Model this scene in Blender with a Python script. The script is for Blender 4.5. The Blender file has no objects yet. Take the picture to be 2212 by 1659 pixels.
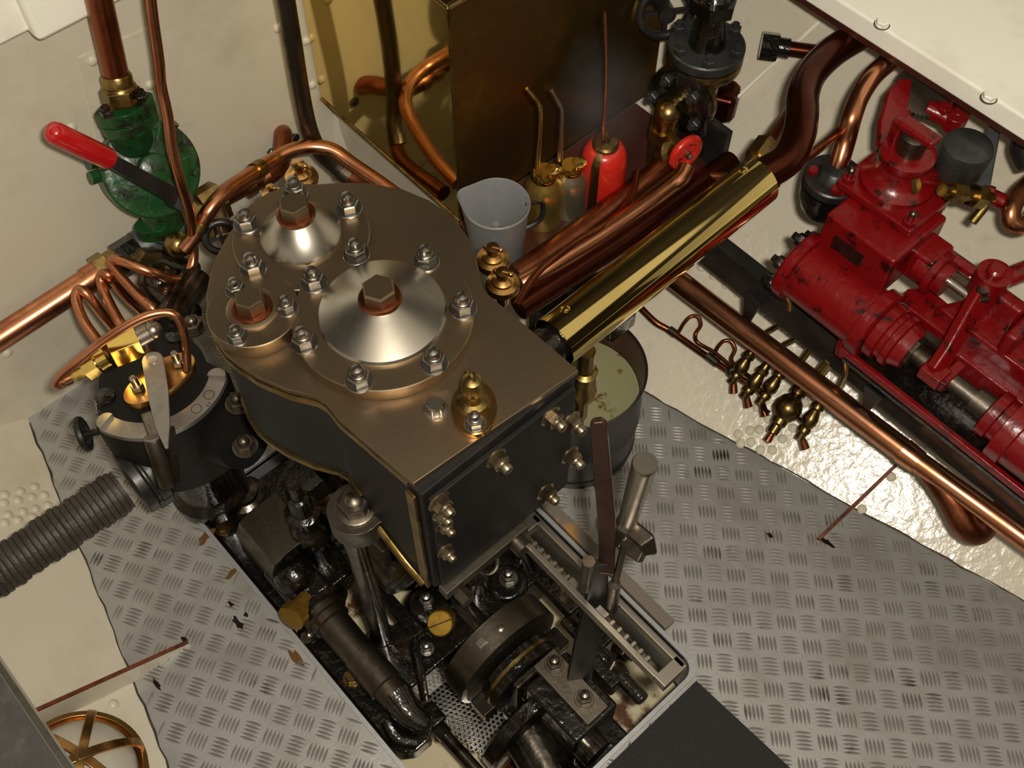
import bpy, math, random
from mathutils import Vector, Matrix
from mathutils.geometry import tessellate_polygon
random.seed(7)
SC = bpy.context.scene
# ---------------- camera, world, lights, exposure ----------------
FPX, CU, CV, CAMH, PITCH = 2430.0, 1106.0, 829.5, 1.5, math.radians(58)
cam_d = bpy.data.cameras.new('camera'); cam = bpy.data.objects.new('camera', cam_d)
SC.collection.objects.link(cam); SC.camera = cam
YAW = math.radians(48)                # world X runs along the boat, Y athwart; the camera looks across
ROT = Matrix.Rotation(YAW, 3, 'Z')
cam.location = (0, 0, CAMH); cam.rotation_euler = (math.radians(32), 0, YAW)
cam_d.sensor_width = 36; cam_d.lens = FPX / 2212 * 36; cam_d.clip_start = .02
SC.view_settings.view_transform = 'Standard'; SC.view_settings.look = 'None'
SC.view_settings.exposure = 0.0; SC.view_settings.gamma = 1.0
W = bpy.data.worlds.new('world'); SC.world = W; W.use_nodes = True
wn = W.node_tree.nodes; wl = W.node_tree.links
bg = wn['Background']
tc = wn.new('ShaderNodeTexCoord'); mp = wn.new('ShaderNodeMapping'); nz = wn.new('ShaderNodeTexNoise')
nz.inputs['Scale'].default_value = .9; nz.inputs['Detail'].default_value = 2
cr = wn.new('ShaderNodeValToRGB')
cr.color_ramp.elements[0].position = .40; cr.color_ramp.elements[0].color = (.035, .026, .018, 1)
cr.color_ramp.elements[1].position = .66; cr.color_ramp.elements[1].color = (.17, .135, .095, 1)
wl.new(tc.outputs['Generated'], nz.inputs['Vector']); wl.new(nz.outputs['Fac'], cr.inputs['Fac'])
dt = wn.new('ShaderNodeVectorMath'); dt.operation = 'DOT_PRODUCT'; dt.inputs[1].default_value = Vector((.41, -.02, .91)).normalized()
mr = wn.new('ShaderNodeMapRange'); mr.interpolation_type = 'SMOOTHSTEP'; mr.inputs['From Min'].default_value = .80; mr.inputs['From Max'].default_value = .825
mr.inputs['To Min'].default_value = 0; mr.inputs['To Max'].default_value = 1      # bright overhead patch added for the brass tube to reflect
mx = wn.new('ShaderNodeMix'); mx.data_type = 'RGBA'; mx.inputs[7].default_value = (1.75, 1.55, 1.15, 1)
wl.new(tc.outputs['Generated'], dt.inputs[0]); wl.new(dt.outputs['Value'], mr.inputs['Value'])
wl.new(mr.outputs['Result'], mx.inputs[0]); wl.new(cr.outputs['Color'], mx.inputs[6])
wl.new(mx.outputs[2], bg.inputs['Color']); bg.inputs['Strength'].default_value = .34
fl = bpy.data.lights.new('camera_flash', 'AREA'); fl.shape = 'RECTANGLE'; fl.size = .05; fl.size_y = .03
fl.energy = 18; fl.color = (1.0, .93, .80)
flo = bpy.data.objects.new('camera_flash', fl); SC.collection.objects.link(flo)
flo.location = ROT @ Vector((.055, .0, CAMH + .05)); flo.rotation_euler = (math.radians(32), 0, YAW)
# ---------------- coordinates ----------------
CP, SP = math.cos(PITCH), math.sin(PITCH)
A1 = 0.
E1 = Vector((math.cos(A1), math.sin(A1), 0)); E2 = Vector((-math.sin(A1), math.cos(A1), 0)); UP = Vector((0, 0, 1))
CAM = Vector((0, 0, CAMH))
def ray(u, v):
    a = (u - CU) / FPX; b = (CV - v) / FPX
    return ROT @ Vector((a, CP + b * SP, -SP + b * CP))
def V3(x, y, z=0.): return ROT @ Vector((x, y, z))     # a direction given right / ahead / up of the camera
def P(u, v, z):                 # point seen at (u,v) on the level z
    d = ray(u, v); return CAM + d * ((z - CAMH) / d.z)
def PL(u, v, n, c):             # point on the plane n.x = c
    d = ray(u, v); return CAM + d * ((c - n.dot(CAM)) / n.dot(d))
def Q1(u, v, c): return PL(u, v, E1, c)
def Q2(u, v, c): return PL(u, v, E2, c)
def G(a, b, z): return E1 * a + E2 * b + UP * z        # boat axis, athwart, height
def depth(p): d = ROT.transposed() @ (p - CAM); return d.y * CP - d.z * SP
def S(px, p): return px * depth(p) / FPX
def frame(o, z, x=None):
    z = Vector(z).normalized()
    if x is None: x = Vector((0, 0, 1)) if abs(z.z) < .9 else E1
    x = Vector(x); x = (x - z * x.dot(z)).normalized(); y = z.cross(x)
    M = Matrix((x, y, z)).transposed().to_4x4(); M.translation = Vector(o); return M
def fz(o, ang=0):               # upright frame turned with the engine
    return Matrix.Translation(Vector(o)) @ Matrix.Rotation(A1 + ang, 4, 'Z')
# ---------------- materials ----------------
MATS = {}
def mat(name, col, metal=0., rough=.5, dirt=None, dscale=12., lo=.45, hi=.7, bump=0., bscale=60., rvar=0., coat=0., det=5., spec=.5):
    m = bpy.data.materials.new(name); m.use_nodes = True; MATS[name] = m
    nt = m.node_tree; b = nt.nodes['Principled BSDF']
    b.inputs['Base Color'].default_value = (*col, 1); b.inputs['Metallic'].default_value = metal
    b.inputs['Roughness'].default_value = rough; b.inputs['Coat Weight'].default_value = coat
    b.inputs['Specular IOR Level'].default_value = spec
    b.inputs['Coat Roughness'].default_value = .08
    g = nt.nodes.new('ShaderNodeNewGeometry')
    if dirt:
        n = nt.nodes.new('ShaderNodeTexNoise'); n.inputs['Scale'].default_value = dscale; n.inputs['Detail'].default_value = det
        n.inputs['Roughness'].default_value = .65
        r = nt.nodes.new('ShaderNodeValToRGB'); r.color_ramp.elements[0].position = lo; r.color_ramp.elements[1].position = hi
        r.color_ramp.elements[0].color = (*col, 1); r.color_ramp.elements[1].color = (*dirt, 1)
        nt.links.new(g.outputs['Position'], n.inputs['Vector']); nt.links.new(n.outputs['Fac'], r.inputs['Fac'])
        nt.links.new(r.outputs['Color'], b.inputs['Base Color'])
        if rvar:
            mr = nt.nodes.new('ShaderNodeMapRange'); mr.inputs['To Min'].default_value = rough; mr.inputs['To Max'].default_value = rough + rvar
            mr.inputs['From Min'].default_value = lo; mr.inputs['From Max'].default_value = hi
            nt.links.new(n.outputs['Fac'], mr.inputs['Value']); nt.links.new(mr.outputs['Result'], b.inputs['Roughness'])
    if bump:
        n2 = nt.nodes.new('ShaderNodeTexNoise'); n2.inputs['Scale'].default_value = bscale; n2.inputs['Detail'].default_value = 3
        bp = nt.nodes.new('ShaderNodeBump'); bp.inputs['Strength'].default_value = bump; bp.inputs['Distance'].default_value = .002
        nt.links.new(g.outputs['Position'], n2.inputs['Vector']); nt.links.new(n2.outputs['Fac'], bp.inputs['Height'])
        nt.links.new(bp.outputs['Normal'], b.inputs['Normal'])
    return m
mat('cream', (.63, .575, .465), 0, .36, (.52, .455, .34), 9, .5, .8, .10, 90, det=8)
mat('cream_glossy', (.64, .585, .47), 0, .22, (.54, .47, .34), 22, .55, .78, .55, 75, det=8)
mat('cream_bilge', (.66, .57, .38), 0, .3, (.10, .035, .008), 14, .50, .60, .2, 60, det=9)
mat('white_paint', (.90, .875, .775), 0, .35, (.72, .67, .54), 6, .5, .8)
mat('green_paint', (.009, .060, .013), 0, .34, (.010, .012, .006), 45, .48, .62, .5, 90, coat=.2)
mat('red_paint', (.165, .0028, .004), 0, .27, (.02, .002, .002), 38, .56, .66, .5, 70, coat=.0)
mat('red_grip', (.42, .008, .010), 0, .22, coat=.5)
mat('red_bright', (.55, .020, .010), 0, .30, coat=.3)
mat('black_paint', (.012, .011, .011), 0, .38, (.025, .021, .018), 30, .45, .7, .3, 60)
mat('black_oily', (.0045, .004, .0032), .0, .20, (.022, .012, .006), 28, .50, .74, 1.0, 95, coat=.5)
mat('slate_lagging', (.011, .012, .013), 0, .55, (.008, .007, .006), 10, .45, .7, spec=.3)
mat('chest_black', (.006, .0055, .0055), 0, .55, (.012, .010, .008), 16, .45, .7, .2, 60, spec=.25)
mat('steel', (.46, .42, .36), 1, .30, (.36, .31, .25), 30, .45, .75, rvar=.08)
mat('steel_dark', (.17, .145, .115), 1, .36, (.07, .055, .04), 26, .42, .68, .2, 80, rvar=.15)
mat('steel_oily', (.10, .085, .07), .9, .22, (.02, .015, .01), 30, .45, .65, .4, 60)
mat('steel_bright', (.72, .69, .64), 1, .26, (.55, .5, .44), 40, .5, .8)
mat('brown_steel', (.29, .218, .142), 1, .40, (.18, .115, .060), 11, .42, .72, .05, 120, rvar=.10, det=6)
mat('brass', (.78, .55, .16), 1, .17, (.50, .32, .08), 20, .5, .8, rvar=.12)
mat('brass_dull', (.36, .25, .09), 1, .32, (.12, .075, .025), 35, .45, .7, .3, 80)
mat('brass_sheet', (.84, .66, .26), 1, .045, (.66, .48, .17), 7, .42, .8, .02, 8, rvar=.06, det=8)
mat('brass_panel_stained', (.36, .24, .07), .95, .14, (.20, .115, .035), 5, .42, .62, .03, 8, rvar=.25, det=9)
mat('brass_dark', (.20, .13, .05), 1, .32, (.07, .045, .018), 40, .45, .7)
mat('bronze', (.60, .34, .12), 1, .24, (.28, .13, .04), 25, .45, .75, rvar=.12)
mat('copper', (.66, .29, .155), 1, .24, (.34, .115, .05), 16, .45, .75, rvar=.15)
mat('copper_dull', (.34, .115, .055), 1, .34, (.13, .035, .015), 14, .42, .7, .2, 80)
mat('copper_dark', (.085, .020, .009), .9, .24, (.05, .012, .006), 14, .42, .7)
mat('aluminium', (.42, .425, .44), .6, .42, (.36, .36, .37), 60, .5, .75, .1, 120)
mat('tread_plate', (.40, .392, .38), .55, .46, (.27, .25, .225), 10, .45, .75, .12, 200, det=9)
mat('tread_bar', (.31, .295, .27), .5, .40, (.05, .036, .022), 11, .56, .70, det=8)
mat('zinc_grey', (.16, .17, .18), .6, .42, (.08, .08, .08), 30)
mat('rubber_black', (.022, .018, .015), 0, .55, (.045, .033, .024), 30, .4, .7, .6, 120)
mat('hose_wrap', (.045, .036, .030), 0, .55, (.022, .017, .014), 34, .4, .7, .7, 140)
mat('carpet', (.016, .015, .016), 0, .95, (.035, .032, .034), 900, .45, .6, 1., 700)
mat('rust', (.16, .035, .010), 0, .6, (.04, .012, .006), 40, .45, .65, .5, 120)
mat('wood_red', (.052, .011, .007), 0, .4, (.025, .010, .006), 20, .45, .7, .3, 60)
mat('wood_bar', (.15, .125, .10), 0, .5, (.42, .19, .03), 14, .55, .68, .2, 60)
mat('glass_milky', (.50, .46, .38), 0, .12, coat=.6)
mat('emulsion', (.25, .24, .13), 0, .12, (.10, .045, .008), 30, .60, .68, det=3)
mat('gasket_red', (.28, .065, .025), .4, .4)
mat('oil_film', (.06, .03, .008), 0, .08)
mat('bench_top', (.045, .042, .040), 0, .55, (.07, .066, .062), 60)
mat('bushing_gold', (.34, .20, .028), .8, .38, (.18, .09, .015), 40)
mat('lever_steel', (.10, .055, .042), .8, .32, (.05, .025, .018), 24)
mat('iron_grey', (.055, .056, .058), .5, .45, (.025, .024, .024), 30)
mat('nut_steel', (.30, .28, .25), 1, .34, (.16, .14, .12), 40, .45, .7)
mat('nut_brown', (.34, .28, .19), 1, .36, (.15, .11, .07), 40, .45, .7)
mat('rust_water', (.075, .022, .004), 0, .07)
mat('brass_can', (.62, .43, .12), .9, .30, (.40, .26, .07), 20, .5, .8)
mat('oil_spot', (.012, .008, .005), 0, .15)
mat('rust_stain', (.11, .05, .012), 0, .4)
mat('can_pale', (.50, .44, .30), .9, .34, (.34, .28, .17), 20, .5, .8)
mat('grime', (.035, .026, .016), 0, .5, (.10, .07, .04), 60)
mat('steel_plain', (.36, .335, .30), .85, .42, (.26, .24, .21), 50, .5, .8)
# ---------------- mesh building ----------------
class MB:
    def __init__(s): s.v = []; s.f = []
    def add(s, vs, fs, M=None):
        o = len(s.v)
        s.v += [tuple(M @ Vector(p)) if M else tuple(p) for p in vs]
        s.f += [tuple(i + o for i in f) for f in fs]; return s
    def box(s, sx, sy, sz, M=None, c=(0, 0, 0)):
        vs = [(c[0] + x * sx / 2, c[1] + y * sy / 2, c[2] + z * sz / 2) for x in (-1, 1) for y in (-1, 1) for z in (-1, 1)]
        return s.add(vs, [(0, 1, 3, 2), (4, 6, 7, 5), (0, 4, 5, 1), (2, 3, 7, 6), (0, 2, 6, 4), (1, 5, 7, 3)], M)
    def lathe(s, prof, M=None, n=32, a0=0., cap=True):
        # prof: (r, z) from bottom to top, closed on the axis at both ends
        vs = []; fs = []; k = len(prof)
        for r, z in prof:
            for i in range(n):
                a = a0 + 2 * math.pi * i / n; vs.append((r * math.cos(a), r * math.sin(a), z))
        for j in range(k - 1):
            for i in range(n):
                i2 = (i + 1) % n; fs.append((j * n + i, j * n + i2, (j + 1) * n + i2, (j + 1) * n + i))
        if cap and prof[0][0] > 1e-4: fs.append(tuple(reversed(range(n))))
        if cap and prof[-1][0] > 1e-4: fs.append(tuple((k - 1) * n + i for i in range(n)))
        return s.add(vs, fs, M)
    def cyl(s, r, h, M=None, n=32, z0=0., bev=0.):
        if bev: return s.lathe([(r - bev, z0), (r, z0 + bev), (r, z0 + h - bev), (r - bev, z0 + h)], M, n)
        return s.lathe([(r, z0), (r, z0 + h)], M, n)
    def hexa(s, r, h, M=None, z0=0., a0=0.):
        c = r * .12
        return s.lathe([(r * .97, z0), (r, z0 + c * .3), (r, z0 + h - c), (r - c, z0 + h)], M, 6, a0)
    def ball(s, r, M=None, n=20, sc=(1, 1, 1)):
        k = n // 2
        pr = [(max(r * math.sin(math.pi * i / k), 1e-7), -r * math.cos(math.pi * i / k)) for i in range(k + 1)]
        m = Matrix.Diagonal((*sc, 1)); return s.lathe(pr, (M @ m) if M else m, n)
    def prism(s, poly, z0, z1, M=None):
        n = len(poly); a = sum(poly[i][0] * poly[(i + 1) % n][1] - poly[(i + 1) % n][0] * poly[i][1] for i in range(n))
        if a < 0: poly = poly[::-1]
        vs = [(x, y, z0) for x, y in poly] + [(x, y, z1) for x, y in poly]
        tri = tessellate_polygon([[Vector((x, y, 0)) for x, y in poly]])
        fs = []
        for t in tri:
            (x0, y0), (x1, y1), (x2, y2) = (poly[i] for i in t)
            if (x1 - x0) * (y2 - y0) - (x2 - x0) * (y1 - y0) < 0: t = t[::-1]
            fs.append(tuple(i + n for i in t)); fs.append(tuple(reversed(t)))
        fs += [(i, (i + 1) % n, n + (i + 1) % n, n + i) for i in range(n)]
        return s.add(vs, fs, M)
    def tube(s, pts, r, n=16, smooth=True, sub=8, caps=True, flat=1.):
        pts = [Vector(p) for p in pts]
        rs = list(r) if isinstance(r, (list, tuple)) else [r] * len(pts)
        if smooth and len(pts) > 2:
            q = []; qr = []
            for i in range(len(pts) - 1):
                p0 = pts[max(i - 1, 0)]; p1 = pts[i]; p2 = pts[i + 1]; p3 = pts[min(i + 2, len(pts) - 1)]
                for k in range(sub):
                    t = k / sub; t2 = t * t; t3 = t2 * t
                    q.append(.5 * ((2 * p1) + (p2 - p0) * t + (2 * p0 - 5 * p1 + 4 * p2 - p3) * t2 + (3 * p1 - p0 - 3 * p2 + p3) * t3))
                    qr.append(rs[i] * (1 - t) + rs[i + 1] * t)
            q.append(pts[-1]); qr.append(rs[-1]); pts, rs = q, qr
        vs = []; fs = []; T0 = (pts[1] - pts[0]).normalized()
        X = T0.orthogonal().normalized()
        for i, p in enumerate(pts):
            T = (pts[min(i + 1, len(pts) - 1)] - pts[max(i - 1, 0)]).normalized()
            X = (X - T * X.dot(T)).normalized(); Y = T.cross(X)
            for k in range(n):
                a = 2 * math.pi * k / n; vs.append(p + (X * math.cos(a) + Y * math.sin(a) * flat) * rs[i])
        m = len(pts)
        for i in range(m - 1):
            for k in range(n): k2 = (k + 1) % n; fs.append((i * n + k, i * n + k2, (i + 1) * n + k2, (i + 1) * n + k))
        if caps: fs.append(tuple(reversed(range(n)))); fs.append(tuple((m - 1) * n + k for k in range(n)))
        return s.add(vs, fs)
    def rod(s, a, b, r, n=20, r2=None):
        a = Vector(a); b = Vector(b); L = (b - a).length
        return s.lathe([(r, 0), (r if r2 is None else r2, L)], frame(a, b - a), n)
    def torus(s, R, r, M=None, n=32, m=10):
        vs = []; fs = []
        for i in range(n):
            a = 2 * math.pi * i / n
            for j in range(m):
                b = 2 * math.pi * j / m; q = R + r * math.cos(b); vs.append((q * math.cos(a), q * math.sin(a), r * math.sin(b)))
        for i in range(n):
            for j in range(m): fs.append((i * m + j, ((i + 1) % n) * m + j, ((i + 1) % n) * m + (j + 1) % m, i * m + (j + 1) % m))
        return s.add(vs, fs, M)
ORG = {}
def link(o, parent=None):
    SC.collection.objects.link(o)
    if parent: o.parent = parent
    return o
def finish(me, ang=38):
    me.update()
    for p in me.polygons: p.use_smooth = True
    me.set_sharp_from_angle(angle=math.radians(ang))
def tag(o, label=None, cat=None, group=None, kind=None):
    if label: o['label'] = label
    if cat: o['category'] = cat
    if group: o['group'] = group
    if kind: o['kind'] = kind
    return o
def obj(name, mb, m, parent=None, bevel=0., label=None, ang=38, base=None):
    me = bpy.data.meshes.new(name); vs = [Vector(p) for p in mb.v]
    if parent: org = ORG[parent.name]
    elif base is not None: org = Vector(base)
    else:
        xs = [p.x for p in vs]; ys = [p.y for p in vs]
        org = Vector(((min(xs) + max(xs)) / 2, (min(ys) + max(ys)) / 2, min(p.z for p in vs)))
    me.from_pydata([tuple(p - org) for p in vs], [], mb.f); finish(me, ang)
    o = bpy.data.objects.new(name, me); link(o, parent); me.materials.append(MATS[m])
    if not parent: o.location = org
    ORG[o.name] = org
    if bevel:
        b = o.modifiers.new('edge', 'BEVEL'); b.width = bevel; b.segments = 2; b.limit_method = 'ANGLE'; b.angle_limit = math.radians(40)
        b.harden_normals = True
    if label: o['label'] = label
    return o
def thing(name, label, cat, base, group=None):
    o = bpy.data.objects.new(name, None); o.empty_display_size = .02; link(o)
    o.location = Vector(base); ORG[o.name] = Vector(base); return tag(o, label, cat, group)
def solo(name, mb, m, label, cat, group=None, bevel=0., kind=None, ang=38):
    return tag(obj(name, mb, m, None, bevel, ang=ang), label, cat, group, kind)
def inst(src, parent, M):            # another copy of a part, sharing its mesh, placed by M (world)
    o = src.copy(); link(o, parent); o.matrix_parent_inverse = Matrix()
    o.matrix_local = Matrix.Translation(-ORG[parent.name]) @ M; return o
def proto(name, mb, m, ang=38):      # mesh data with its own origin, to be placed many times
    me = bpy.data.meshes.new(name); me.from_pydata(mb.v, [], mb.f); finish(me, ang); me.materials.append(MATS[m]); return me
def put(name, me, parent, M, label=None):
    o = bpy.data.objects.new(name, me); link(o, parent)
    org = ORG[parent.name]; o.matrix_local = Matrix.Translation(-org) @ M; ORG[o.name] = org
    if label: o['label'] = label
    return o
def lens_poly(pts, n=6):             # closed smooth outline through points (2D)
    out = []; k = len(pts)
    for i in range(k):
        p0, p1, p2, p3 = (Vector(pts[(i + j - 1) % k]) for j in range(4))
        for q in range(n):
            t = q / n; out.append(tuple(.5 * ((2 * p1) + (p2 - p0) * t + (2 * p0 - 5 * p1 + 4 * p2 - p3) * t * t + (3 * p1 - p0 - 3 * p2 + p3) * t ** 3)))
    return out
def stadium(L, r, n=10):             # rounded bar outline along x from 0 to L
    a = [(L + r * math.sin(math.pi * i / n), -r * math.cos(math.pi * i / n)) for i in range(n + 1)]
    return a + [(-r * math.sin(math.pi * i / n), r * math.cos(math.pi * i / n)) for i in range(n + 1)]
# ---------------- the setting ----------------
HOLE = (-.845, -.190, .132, .506)      # e1 min/max, e2 min/max of the engine pit
BK = -1.15                             # far bulkhead
def lr(a): return .62 + .25 * (a + 1.15)       # floor edge on the right
def ll(a): return .03 - .213 * (a + 1.15)      # floor edge on the left
def struct(name, mb, m, bevel=0., ang=38): return tag(obj(name, mb, m, None, bevel, ang=ang), kind='structure')
NEAR, FAR = .62, BK
# floor sheet with the pit cut out of it
def floor_mesh():
    r = .022; a0, a1, b0, b1 = HOLE
    hole = []
    for (cx, cy, st) in ((a1 - r, b1 - r, 0), (a0 + r, b1 - r, 90), (a0 + r, b0 + r, 180), (a1 - r, b0 + r, 270)):
        for i in range(7): t = math.radians(st + 15 * i); hole.append((cx + r * math.cos(t), cy + r * math.sin(t)))
    outer = [(BK, ll(BK)), (NEAR, ll(NEAR)), (NEAR, lr(NEAR)), (BK, lr(BK))]
    pts = outer + hole
    tri = tessellate_polygon([[Vector((x, y, 0)) for x, y in outer], [Vector((x, y, 0)) for x, y in hole]])
    mb = MB(); top = [G(x, y, 0) for x, y in pts]; bot = [G(x, y, -.006) for x, y in pts]; n = len(pts); fs = []
    for t in tri:
        a, b, c = (top[i] for i in t)
        if (b - a).cross(c - a).z < 0: t = t[::-1]
        fs.append(tuple(t)); fs.append(tuple(i + n for i in reversed(t)))
    h = len(hole); fs += [(4 + i, 4 + i + n, 4 + (i + 1) % h + n, 4 + (i + 1) % h) for i in range(h)]
    return mb.add(top + bot, fs), hole
fm, HOLEPTS = floor_mesh()
floor = struct('floor', fm, 'tread_plate')
# raised five-bar pattern: two sheets laid at slightly different angles
def bars(org, va, vb, test):
    mb = MB(); va = Vector(va); vb = Vector(vb); La, Lb = va.length, vb.length; ua, ub = va / La, vb / Lb
    for i in range(-60, 60):
        for j in range(-60, 60):
            c = Vector(org) + va * i + vb * j
            if not in_floor(c) and (c - CAM).length > 3: continue
            lng, sh, Ln, st = (ub, ua, Lb * .72, La * .175) if (i + j) % 2 == 0 else (ua, ub, La * .78, Lb * .165)
            for k in range(-2, 3):
                q = c + sh * (k * st); e0 = q - lng * Ln / 2; e1 = q + lng * Ln / 2
                if not (test(e0) and test(e1)): continue
                wv = sh * .0020; u = UP * .0016
                o = len(mb.v)
                pr = [e0, q - lng * Ln * .22 + wv * .8, q + wv, q + lng * Ln * .22 + wv * .8, e1, q + lng * Ln * .22 - wv * .8, q - wv, q - lng * Ln * .22 - wv * .8]
                mb.v += [tuple(p + UP * .0002) for p in pr] + [tuple(q - lng * Ln * .25 + u), tuple(q + u), tuple(q + lng * Ln * .25 + u)]
                mb.f += [tuple(o + x for x in f) for f in ((0, 8, 1), (1, 8, 9, 2), (2, 9, 10, 3), (3, 10, 4), (4, 10, 5), (5, 10, 9, 6), (6, 9, 8, 7), (7, 8, 0))]
    return mb
def in_floor(p):
    a, b = p.dot(E1), p.dot(E2)
    if not (ll(a) + .002 < b < lr(a) - .002 and a > BK): return False
    return not (HOLE[0] - .004 < a < HOLE[1] + .004 and HOLE[2] - .004 < b < HOLE[3] + .004)
def right_side(p): return in_floor(p) and p.dot(E2) > HOLE[3] - .02 - max(0, p.dot(E1) - HOLE[1]) * 1.0
def left_side(p): return in_floor(p) and not (p.dot(E2) > HOLE[3] - .02 - max(0, p.dot(E1) - HOLE[1]) * 1.0)
o = P(1497, 1236, 0); va = (P(1590.5, 1243, 0) - o) / 2; vb = (P(1507, 1330, 0) - o) / 2
tag(obj('tread_bars', bars(o, va, vb, right_side), 'tread_bar', floor), kind='stuff')
o = P(222, 1261, 0); d1 = P(287, 1231, 0) - o; d2 = P(243, 1319, 0) - o
tag(obj('tread_bars', bars(o, (d1 + d2) / 2, (d2 - d1) / 2, left_side), 'tread_bar', floor), kind='stuff')
# rim round the pit
mb = MB(); n = len(HOLEPTS); ctr = Vector(((HOLE[0] + HOLE[1]) / 2, (HOLE[2] + HOLE[3]) / 2))
outp = []
for x, y in HOLEPTS:
    outp.append((x + .006 * (1 if x > ctr.x else -1), y + .006 * (1 if y > ctr.y else -1)))
ring = []
for (x, y), (X, Y) in zip(HOLEPTS, outp): ring += [G(x, y, -.10), G(x, y, .006), G(X, Y, .006), G(X, Y, 0)]
fs = []
for i in range(n):
    j = (i + 1) % n
    for k in range(3): fs.append((4 * i + k, 4 * j + k, 4 * j + k + 1, 4 * i + k + 1))
struct('trim_1', mb.add(ring, fs), 'aluminium')
# hull sides
PN = [(0, 0), (.09, .052), (.18, .108), (.26, .175), (.33, .262), (.385, .37), (.41, .46), (.425, .535)]
PF = [(0, 0), (.012, .06), (.024, .13), (.036, .2), (.05, .3), (.065, .42), (.075, .48), (.085, .535)]
def hull(side, a):
    t = min(1, max(0, (a - BK) / .30)); t = t * t * (3 - 2 * t)
    if side < 0: t = 1
    out = []
    for (d0, z0), (d1, z1) in zip(PF, PN):
        d = d0 * (1 - t) + d1 * t; z = z0 * (1 - t) + z1 * t
        out.append((d, z))
    return out
def hull_pt(side, a, d):            # point of the hull skin, d metres outside the floor edge
    pr = hull(side, a)
    for (d0, z0), (d1, z1) in zip(pr, pr[1:]):
        if d <= d1: z = z0 + (z1 - z0) * (d - d0) / (d1 - d0); break
    else: z = pr[-1][1]
    return G(a, (lr(a) + d) if side > 0 else (ll(a) - d), z)
def hull_n(side, a, d):
    u = hull_pt(side, a + .01, d) - hull_pt(side, a - .01, d); v = hull_pt(side, a, d + .01) - hull_pt(side, a, max(0, d - .01))
    n = u.cross(v).normalized(); return n if n.z > 0 else -n
def hull_mesh(side):
    mb = MB(); st = [BK + (NEAR - BK) * i / 40 for i in range(41)]; vs = []; fs = []; K = 22
    for a in st:
        pr = hull(side, a); D = pr[-1][0]
        for k in range(K): vs.append(hull_pt(side, a, D * k / (K - 1)))
    for i in range(40):
        for k in range(K - 1):
            f = (i * K + k, (i + 1) * K + k, (i + 1) * K + k + 1, i * K + k + 1); fs.append(f if side < 0 else f[::-1])
    return mb.add(vs, fs)
wr = struct('wall_right', hull_mesh(1), 'cream_glossy', ang=60)
wl_ = struct('wall_left', hull_mesh(-1), 'cream', ang=60)
def on_hull(u, v, side):            # where the view line meets the hull skin
    d = ray(u, v); lo = None
    for i in range(600, 4000):
        p = CAM + d * (i * .0006 + .2); a = p.dot(E1); b = p.dot(E2)
        off = (b - lr(a)) if side > 0 else (ll(a) - b)
        if off > 0 and p.z <= hull_pt(side, a, off).z: return p, a, off
    return P(u, v, 0), 0, 0
# far bulkhead
mb = MB(); mb.box(.012, 1.35, .80, Matrix.Translation(G(BK - .006, .27, .28)) @ Matrix.Rotation(A1, 4, 'Z'))
wf = struct('wall_far', mb, 'cream')
# doubling plate with rivets behind the green pump
def qpoly(name, pix, c, th, m, parent, **k):
    pts = [Q1(u, v, c) for u, v in pix]
    mb = MB(); n = len(pts); vs = pts + [p + E1 * th for p in pts]
    fs = [tuple(range(n)), tuple(reversed(range(n, 2 * n)))] + [(i, n + i, n + (i + 1) % n, (i + 1) % n) for i in range(n)]
    return obj(name, mb.add(vs, fs), m, parent, **k)
qpoly('doubling_plate', [(168, 125), (330, 55), (420, 260), (215, 330)], BK, .002, 'cream', wf)
rv = MB().lathe([(.0075, 0), (.007, .002), (.0045, .0042), (.0001, .005)], n=14); RV = {m: proto('rivet', rv, m) for m in ('cream', 'cream_glossy', 'white_paint')}
for u, v in ((200, 131), (325, 183), (154, 277), (662, 88), (675, 183), (16, 763), (600, 60)):
    put('rivet', RV['cream'], wf, frame(Q1(u, v, BK + (.002 if u in (200, 325) else 0)), E1))
# hull rivets
for pix, side, w, m in (([(1515 + i * 26.5, 577 + i * 19.2) for i in range(26)], 1, wr, 'cream_glossy'),
                 ([(1595, 938), (1622, 955), (1600, 958), (1640, 928), (1660, 905), (1643, 972), (1668, 972), (1690, 948), (1713, 925), (1735, 905), (1620, 930), (1636, 880), (1738, 870), (1757, 885), (1925, 1030), (1862, 1100), (1700, 880)], 1, wr, 'cream_glossy'),
                 ([(10, 1069), (44, 1062), (74, 1052), (8, 1087), (38, 1081), (68, 1074), (95, 1070), (17, 1113), (49, 1106), (76, 1100), (103, 1092), (10, 1130), (38, 1124), (70, 1118), (245, 1522)], -1, wl_, 'cream')):
    for u, v in pix:
        p, a, d = on_hull(u, v, side)
        if d > 0: put('rivet', RV[m], w, frame(p, hull_n(side, a, d)))
# frames: angle bars following the hull skin athwart
def rib(name, side, a0, a1, d0, d1, h, th, m, n=14, lift=0.):
    mb = MB(); vs = []; fs = []
    for i in range(n + 1):
        t = i / n; a = a0 + (a1 - a0) * t; d = d0 + (d1 - d0) * t
        p = hull_pt(side, a, max(d, 0)); nn = hull_n(side, a, max(d, .01)) if d > 0 else UP
        if d < 0: p = G(a, (lr(a) + d) if side > 0 else (ll(a) - d), 0)
        hh = h * min(1, .25 + (d - d0) / .06); w = E1 * th / 2
        vs += [p - w, p + w, p + w + nn * hh, p - w + nn * hh]
    for i in range(n):
        for k in range(4): fs.append((4 * i + k, 4 * i + (k + 1) % 4, 4 * i + 4 + (k + 1) % 4, 4 * i + 4 + k))
    fs += [(0, 1, 2, 3), tuple(4 * n + k for k in (3, 2, 1, 0))]
    return struct(name, mb.add(vs, fs), m)
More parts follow.
